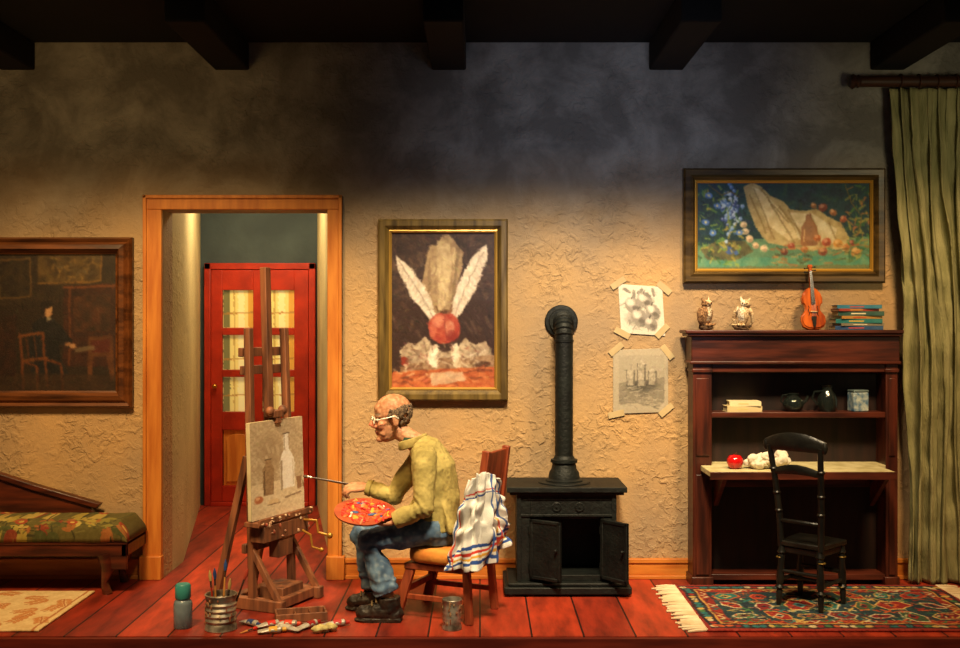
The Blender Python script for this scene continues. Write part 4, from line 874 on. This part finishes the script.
# towel
P=Paint(0,0,60,44,240,(244,240,230),41,wob=.25)
for yy,c,w in((36,(50,84,156),1.2),(38,(216,60,40),1.0),(39.8,(236,180,60),.9),(41.6,(50,84,156),1.1),(8,(216,60,40),.6),(9.5,(50,84,156),.6)): P.line([(-2,yy),(62,yy)],w,c)
for xx,c in((3,(50,84,156)),(5,(216,60,40)),(36,(50,84,156)),(39,(50,84,156)),(46,(236,180,60)),(49,(216,60,40)),(52,(50,84,156)),(56,(50,84,156))): P.line([(xx,0),(xx,44)],1.1,c,.85)
P.jit(4)
w,h=P.w,P.h; vs=[]
pth=[(-.08,.152),(-.12,.168),(-.17,.178),(-.212,.170),(-.222,.12),(-.222,.05),(-.222,-.04),(-.222,-.10)]
def path(t_):
    f=max(0,min(1,t_))*(len(pth)-1); i=min(int(f),len(pth)-2); f-=i; return V((pth[i][0]*(1-f)+pth[i+1][0]*f,pth[i][1]*(1-f)+pth[i+1][1]*f,0))
for j in range(h):
    v=j/(h-1)
    for i in range(w):
        u_=i/(w-1); g=.44+.54*min(1,v*1.2)**.9; uu=.44+(u_-.47)*g
        p=path(uu); q=path(uu+.04)-path(uu-.04); q.normalize(); nn=V((q.y,-q.x,0)); nn=nn if nn.dot(V((-.17,0,0))-p)<0 else -nn
        w1=mn.noise(V((u_*3,v*2.2,1))); w2=mn.noise(V((u_*9,v*7,7))); w3=mn.noise(V((u_*4,v*5,13)))
        am=.011+.016*v; off_=am*(math.sin(u_*2*math.pi*3.6+3.4*w1)+.5*math.sin(u_*2*math.pi*8+4*w3))+.020*w2+.020
        z=.728-(.49-.12*u_)*v+.07*w1*v+.018*w2-.09*abs(u_-.45)*(1-v)
        vs.append(p+nn*max(off_,.002)+q*(.016*w3)+V((-.03*(1-v)-.004,0,z)))
me=bpy.data.meshes.new('towel'); me.from_pydata([tuple(q) for q in vs],[],[(j*w+i,j*w+i+1,(j+1)*w+i+1,(j+1)*w+i) for j in range(h-1) for i in range(w-1)]); me.update()
setcol(me,P); me.materials.append(VCR); tw=bpy.data.objects.new('towel',me); tw.location=pc.location; tw.rotation_euler=pc.rotation_euler; COL.objects.link(tw)
sd=tw.modifiers.new('s','SOLIDIFY'); sd.thickness=.005
setp(tw,label='white towel with blue, red and yellow stripes over chair back',category='towel')

# ================================================================ PERSON
per=thing('person','seated balding person in khaki jacket and jeans, painting','person',loc=(-.25,-.73,0))
PO=V(per.location)
pel=W(437,522,-.735); mid=W(439,497,-.735); chs=W(435,469,-.73); uc=W(425,450,-.725); nk=W(411,439,-.715)
Lx=V((-.12,-.99,0)).normalized()
sN=uc+Lx*.135+V((.02,0,-.012)); sF=uc-Lx*.135+V((-.02,0,-.01))
eN=W(424,508,-.915); wN=W(394,521,-.905)
eF=W(394,495,-.56); wF=W(366,487,-.535)
hN=W(434,528,-.81); kN=W(370,541,-.825); aN=W(389,600,-.85)
hF=W(434,527,-.66); kF=W(363,535,-.64); aF=W(375,592,-.65)
hc=W(391.5,418,-.705)
fh=V((-.96,-.26,-.10)).normalized(); yl=Z.cross(fh).normalized(); zh=fh.cross(yl)
RH=Matrix((fh,yl,zh)).transposed()
HK=.99
def Hp(x,y,z): return hc+RH@(V((x,y,z))*HK)
def head(mb):
    def b(c,r): mb.ball(Hp(*c),tuple(q*HK for q in r),22,R=RH)
    b((-.012,0,.035),(.094,.076,.084)); b((.022,0,-.032),(.062,.058,.082)); b((.032,0,-.083),(.042,.043,.032)); b((.066,0,.02),(.018,.048,.012))
    b((.060,0,.05),(.022,.045,.03))
    mb.tube([Hp(.074,0,.014),Hp(.092,0,-.006),Hp(.107,0,-.028)],[.008,.011,.015],12)
    for s in(-1,1):
        b((.089,s*.012,-.032),(.012,.009,.009)); b((.058,s*.034,-.028),(.022,.020,.024)); b((-.005,s*.077,-.008),(.017,.008,.031)); b((.0,s*.081,.010),(.014,.006,.014)); b((.046,s*.028,-.065),(.026,.02,.02))
    b((.078,0,-.057),(.011,.022,.006)); b((.075,0,-.067),(.011,.019,.007)); b((.068,0,-.096),(.019,.022,.017))
def hand(mb,wr,fwd,nrm,ts,k=.9,curl=(35,45,35),spread=.06,thumb=(.55,.75,.35)):
    fwd=V(fwd).normalized(); nrm=V(nrm); nrm=(nrm-fwd*nrm.dot(fwd)).normalized(); side=fwd.cross(nrm)*ts
    mb.tube([wr-fwd*.02,wr+fwd*.012*k],[.021*k,.021*k],12)
    lens=(.068,.076,.070,.055)
    for i in range(4):
        o=(1.5-i)*.0195*k; kn=wr+fwd*(.082-.004*abs(i-1.2))*k+side*o
        mb.tube([wr+fwd*.004*k+side*o*.55,wr+fwd*.045*k+side*o*.95,kn],[.015*k,.0145*k,.0115*k],10)
        d=(fwd+side*spread*(1.5-i)).normalized(); p=kn; pts=[p]; rr=[.0105*k]
        for q,fr in enumerate((.45,.3,.25)):
            a=math.radians(curl[q]+ i*4); ax=d.cross(nrm).normalized(); d=(Matrix.Rotation(a,3,ax)@d).normalized()
            p=p+d*lens[i]*fr*k; pts.append(p); rr.append((.0092,.0085,.0068)[q]*k)
        mb.tube(pts,rr,10); mb.ball(pts[-1],rr[-1]*1.02,8)
    t0=wr+fwd*.022*k+side*.022*k; d=(fwd*thumb[0]+side*thumb[1]+nrm*thumb[2]).normalized(); t1=t0+d*.036*k; d2=(d+fwd*.5+nrm*.25-side*.3).normalized(); t2=t1+d2*.03*k; t3=t2+(d2+nrm*.2).normalized()*.024*k
    mb.tube([t0-d*.01,t1,t2,t3],[.016*k,.0125*k,.0105*k,.008*k],10); mb.ball(t3,.008*k,8)
mb=MB()
mb.tube([pel-Z*.03,pel,mid,chs,uc,uc.lerp(nk,.5)],[(.10,.07),(.115,.085),(.11,.085),(.125,.088),(.11,.07),(.06,.05)],20,side=Lx)
mb.tube([uc,nk,Hp(-.01,0,-.05)],[.06,.045,.042],16)
mb.tube([sN-Lx*.06,sN,sN.lerp(eN,.5),eN,eN.lerp(wN,.5),wN],[.045,.048,.04,.034,.032,.022],14)
mb.tube([sF+Lx*.06,sF,sF.lerp(eF,.5),eF,eF.lerp(wF,.5),wF],[.045,.048,.04,.034,.032,.022],14)
for a,b_,c_,ft in((hN,kN,aN,W(366,614,-.86)),(hF,kF,aF,W(354,600,-.65))):
    mb.tube([a,a.lerp(b_,.5),b_,b_.lerp(c_,.35),c_],[.066,.056,.046,.044,.03],14); ft=V((ft.x,ft.y,.03)); mb.tube([c_,V((c_.x+.01,c_.y,.035)),ft],[.03,.032,.022],12)
head(mb)
hand(mb,wF,(-1,-.05,-.02),(.05,.35,-.9),-1,k=.98,curl=(26,36,32),thumb=(.8,.5,.5))
hand(mb,wN,(-1,.08,.02),(0,-.38,.92),1,curl=(12,14,16),thumb=(.7,.6,.75))
me=remesh(mb,.0042,3,off=PO,name='person_body',fold=lambda p: .0014*mn.noise(p*70) if p.z>hc.z-.13 else 0)
def skin(p,n):
    c=(214,158,118); q=RH.transposed()@(p-hc)/HK
    if q.length<.17:
        nz=mn.noise(p*60)+.5*mn.noise(p*140); c=mixc(c,(174,108,74),.3+nz*.7)
        if q.z>.05: c=mixc(c,(160,108,70),.4+.5*nz)
        if q.x>.08 and q.z<.0 and q.z>-.045: c=mixc(c,(204,100,72),.5)
        for s in(-1,1):
            d=(q-V((.058,s*.04,-.03))).length
            if d<.03: c=mixc(c,(210,108,80),.55*(1-d/.03))
            d=(q-V((.076,s*.026,.004))).length
            if d<.02: c=mixc(c,(120,76,54),.6*(1-d/.02))
        if q.x>.066 and -.072<q.z<-.052 and abs(q.y)<.022: c=mixc(c,(160,76,62),.7)
        if q.x>.06 and abs(q.z-.028)<.006 and .01<abs(q.y)<.045: c=mixc(c,(110,96,80),.8)
    else: c=mixc(c,(186,116,82),.35+.8*mn.noise(p*50))
    return c
colorize(me,skin,off=PO); body=rpart(per,'body',me,VCS)
ew_=M('eye_white',(226,220,206),rough=.2); ir_=M('iris',(40,30,22),rough=.1)
for s in(-1,1):
    o=part(per,'eye',MB().ball(Hp(.071,s*.026,.002),.0105,14),ew_,world=True)
    part(o,'iris',MB().ball(Hp(.0805,s*.027,-.0005),.005,10),ir_,world=True)
m=MB()
for s in(-1,1):
    c=Hp(.092,s*.030,.0); m.tube([c+RH@V((0,.021*math.cos(a),.017*math.sin(a))) for a in [i*math.pi/10 for i in range(21)]],.0027,8,cap=False)
    m.tube([Hp(.092,s*.052,.004),Hp(.084,s*.070,.006),Hp(.0,s*.086,.016),Hp(-.02,s*.086,.002)],.0025,8)
m.tube([Hp(.094,-.01,.004),Hp(.098,0,.008),Hp(.094,.01,.004)],.0026,8)
part(per,'glasses',m,M('white_spectacle_frame',(232,226,206),rough=.3),world=True)
random.seed(8); mb=MB()
for i in range(240):
    a=random.uniform(math.radians(64),math.radians(296)); zz_=random.uniform(-.04,.058)
    if abs(a-math.pi)>math.radians(75): zz_=random.uniform(.004,.050)
    r=.086*math.sqrt(max(0,1-((zz_-.035)/.095)**2)); x=-.012+ (r*1.06)*math.cos(a); y=.077*math.sqrt(max(0,1-((zz_-.035)/.095)**2))*math.sin(a)
    mb.ball(Hp(x,y,zz_),(.009,.009,.009),8)
me=remesh(mb,.0035,5,off=PO,wr=.0025,wf=150,name='hair')
colorize(me,lambda p,n: mixc((138,114,86),(70,54,42),.5+mn.noise(p*150)*1.4),off=PO); rpart(per,'hair',me,VCM,'short grey-brown fringe around a bald crown')
# jacket
mb=MB()
mb.tube([pel-Z*.03,pel+Z*.02,mid,chs,uc,uc.lerp(nk,.6)],[(.140,.108),(.140,.106),(.132,.098),(.142,.100),(.125,.082),(.07,.055)],24,side=Lx)
mb.tube([sN-Lx*.06,sN,sN.lerp(eN,.5),eN,eN.lerp(wN,.5),wN+ (eN-wN)*.1],[.055,.062,.056,.052,.047,.040],16); mb.ball(eN,.050)
mb.tube([sF+Lx*.06,sF,sF.lerp(eF,.5),eF,eF.lerp(wF,.5),wF+(eF-wF)*.1],[.055,.062,.054,.050,.043,.036],16); mb.ball(eF,.048)
mb.tube([chs+V((-.06,0,0)),mid+V((-.10,-.02,-.02)),W(400,526,-.80)],[(.11,.03),(.12,.028),(.10,.016)],14,side=Lx)
mb.tube([mid+V((.03,0,0)),W(455,527,-.74)],[(.13,.05),(.155,.024)],14,side=Lx)
def jfold(p):
    dE=(p-eN).length; f=0
    if dE<.12: f+=.0035*math.sin((p-eN).dot(V((.7,0,.7)))*150+7*mn.noise(p*11))*(1-dE/.12)
    return f+.0035*mn.noise(V((p.x*30,p.y*30,p.z*12)))+.0015*mn.noise(p*90)
me=remesh(mb,.0048,3,off=PO,wr=.008,wf=8,name='jacket',fold=jfold)
colorize(me,lambda p,n: mixc(mixc((196,176,104),(166,148,82),.5+mn.noise(p*15)*.8),(110,94,52),max(0,mn.noise(p*60)*.5)),off=PO)
jk=rpart(per,'jacket',me,VCM,'olive-yellow corduroy jacket')
m=MB(); ring=[]
for i in range(25):
    a=2*math.pi*i/24; c=nk+V((.010,0,-.014)); ring.append(c+V((math.cos(a)*.062,0,-math.cos(a)*-.02))+Lx*math.sin(a)*.064)
m.tube(ring,[(.022,.010)]*25,10,cap=False,side=(0,0,1)); part(jk,'collar',m,M('collar_cloth',(184,164,96),(146,128,70),scale=30,rough=.9),world=True)
part(per,'shirt_collar',MB().tube([nk-Z*.02,nk+Z*.012],[.052,.05],20),M('green_shirt',(60,84,60),rough=.9),world=True)
cufm=M('cuff_cloth',(176,156,88),rough=.9)
for wr_,el in((wN,eN),(wF,eF)):
    d=(el-wr_).normalized(); part(jk,'cuff',MB().tube([wr_+d*.005,wr_+d*.03],[.040,.043],18),cufm,world=True)
# trousers
mb=MB()
mb.tube([V((pel.x+.01,pel.y,.352)),V((pel.x+.01,pel.y,.40)),pel],[(.13,.085),(.145,.11),(.13,.10)],20,side=Lx)
for a,b_,c_ in((hN,kN,aN),(hF,kF,aF)):
    mb.tube([a+V((.03,0,0)),a.lerp(b_,.5),b_,b_.lerp(c_,.4),c_+(b_-c_)*.12],[.078,.070,.063,.060,.062],16); mb.ball(b_,.063)
def tfold(p):
    f=0
    for k in(kN,kF):
        d=(p-k).length
        if d<.15: f+=.004*math.sin((p-k).dot(V((.6,0,.8)))*150+7*mn.noise(p*9))*(1-d/.15)
    if p.z<.2: f+=.0035*math.sin(p.z*130+6*mn.noise(p*10))
    return f+.003*mn.noise(p*30)
me=remesh(mb,.0048,3,off=PO,wr=.007,wf=12,name='trousers',fold=tfold)
colorize(me,lambda p,n: mixc(mixc((106,134,160),(62,86,114),.5+mn.noise(p*22)),(190,194,190),max(0,mn.noise(p*60+V((9,0,0)))*.5)),off=PO); rpart(per,'trousers',me,VCM,'faded blue denim jeans')
bm_=M('black_boot_leather',(50,40,32),(20,16,13),scale=20,rough=.5,bump=.4,bscale=50); lacem=M('laces',(110,90,60))
for c_ ,tx in((aN,358),(aF,349)):
    y=c_.y; toe=V((FX(tx,y)+.03,y+.01,.036)); mb=MB()
    mb.tube([c_+Z*.015,V((c_.x+.005,y,.05))],[.054,.052],16); mb.ball((c_.x+.022,y,.038),(.050,.046,.038)); mb.tube([V((c_.x,y,.05)),V(((c_.x+toe.x)/2,y,.046)),toe],[(.048,.050),(.042,.047),(.034,.046)],14,side=(0,0,1)); mb.ball(toe,(.042,.048,.036))
    mb.box((toe.x-.0,y-.042,.0),(c_.x+.06,y+.042,.016)); mb.ball((toe.x-.004,y+.005,.009),(.046,.048,.009))
    me=remesh(mb,.004,2,off=PO,name='boot',wr=.004,wf=30)
    for v in me.vertices: v.co.z=max(0,v.co.z)
    bo=rpart(per,'boot',me,bm_)
    m=MB()
    for k in range(3):
        q=c_.lerp(toe,.28+.17*k); m.tube([(q.x-.005,y-.034,q.z+.030-.006*k),(q.x-.008,y,q.z+.046-.006*k),(q.x-.005,y+.034,q.z+.030-.006*k)],.004,6)
    part(bo,'laces',m,lacem,world=True,kind='stuff')
brush(wF+V((.03,-.02,-.004)),W(303,476,-.345),'long paintbrush held up to the canvas',brush_h[2],(90,70,60),bl=.03)
# palette
pcn=W(365,512,-.90); nrm=V((.06,-.45,.89)).normalized(); pa=V((1,0,-.05)); pa=(pa-nrm*pa.dot(nrm)).normalized(); pb=nrm.cross(pa)
pt=thing('palette','oval wooden palette covered with red, orange and yellow paint','palette',loc=pcn)
R=Matrix((pa,pb,nrm)).transposed()
out=[]
for i in range(40):
    a=2*math.pi*i/40; r=1-.18*math.exp(-((a-5.6)/.35)**2); out.append((.145*r*math.cos(a),.105*r*math.sin(a)))
m=MB(); m.prism(out,-.004,.004,'xy'); m.v=[R@v for v in m.v]; part(pt,'palette_board',m,wood('palette_wood',(190,90,48),(150,62,34),'x'))
random.seed(12); cls=[(214,40,20),(230,100,26),(236,226,206),(186,26,18),(232,166,50),(50,80,140),(226,140,90),(222,70,28)]
for ci,c in enumerate(cls):
    m=MB()
    for k in range((30,28,4,26,11,7,6,30)[ci]):
        a=random.uniform(0,6.28); r=math.sqrt(random.uniform(.01,.84)); R2=Matrix.Rotation(random.uniform(0,3.1),3,'Z')
        m.ball((.130*r*math.cos(a),.092*r*math.sin(a),.005),(random.uniform(.008,.026),random.uniform(.004,.010),random.uniform(.003,.008)),10,R=R2)
    m.v=[R@v for v in m.v]; part(pt,'paint_dab',m,M('wet_oil_paint',c,mixc(c,(255,220,180),.1),scale=60,rough=.5),kind='stuff')

# ================================================================ LIGHTS / CAMERA
def spot(loc,tgt,e,c,ang,blend,rad=.06):
    l=bpy.data.lights.new('lamp','SPOT'); l.energy=e; l.color=c; l.spot_size=math.radians(ang); l.spot_blend=blend; l.shadow_soft_size=rad
    o=bpy.data.objects.new('lamp',l); o.location=loc; o.rotation_euler=(V(tgt)-V(loc)).to_track_quat('-Z','Y').to_euler(); COL.objects.link(o)
spot((.35,-3.2,4.62),(.35,-.2,.80),1800,(1,.79,.49),50,1,.36)
spot((-1.9,-3.2,4.45),(-1.75,-.3,.75),1250,(1,.66,.29),52,1,.44)
spot((2.2,-3.2,4.7),(2.0,-.3,.95),950,(1,.66,.32),52,1,.36)
l=bpy.data.lights.new('hall_lamp','AREA'); l.energy=30; l.size=.6; l.color=(1,.78,.46); o=bpy.data.objects.new('hall_lamp',l); o.location=(-1.52,1.25,2.64); o.rotation_euler=(V((-1.75,1.55,.3))-V(o.location)).to_track_quat('-Z','Y').to_euler(); COL.objects.link(o)
spot((.9,-3.6,1.9),(.75,0,2.22),125,(.68,.76,1),42,1,.4)
spot((-2.2,-3.4,1.9),(-2.2,0,2.25),95,(1,.60,.20),52,1,.4)
spot((2.2,-3.2,1.7),(2.65,0,2.1),100,(1,.86,.5),44,1,.3)
wd=bpy.data.worlds.new('w'); sc.world=wd; wd.use_nodes=True; bg=wd.node_tree.nodes['Background']; bg.inputs[0].default_value=(1,.8,.6,1); bg.inputs[1].default_value=.035
cam=bpy.data.cameras.new('camera'); cam.sensor_width=36; cam.lens=36*F/960; co=bpy.data.objects.new('camera',cam); co.location=(0,CY,CZ); co.rotation_euler=(math.radians(90),0,0); COL.objects.link(co); sc.camera=co
sc.view_settings.view_transform='Standard'
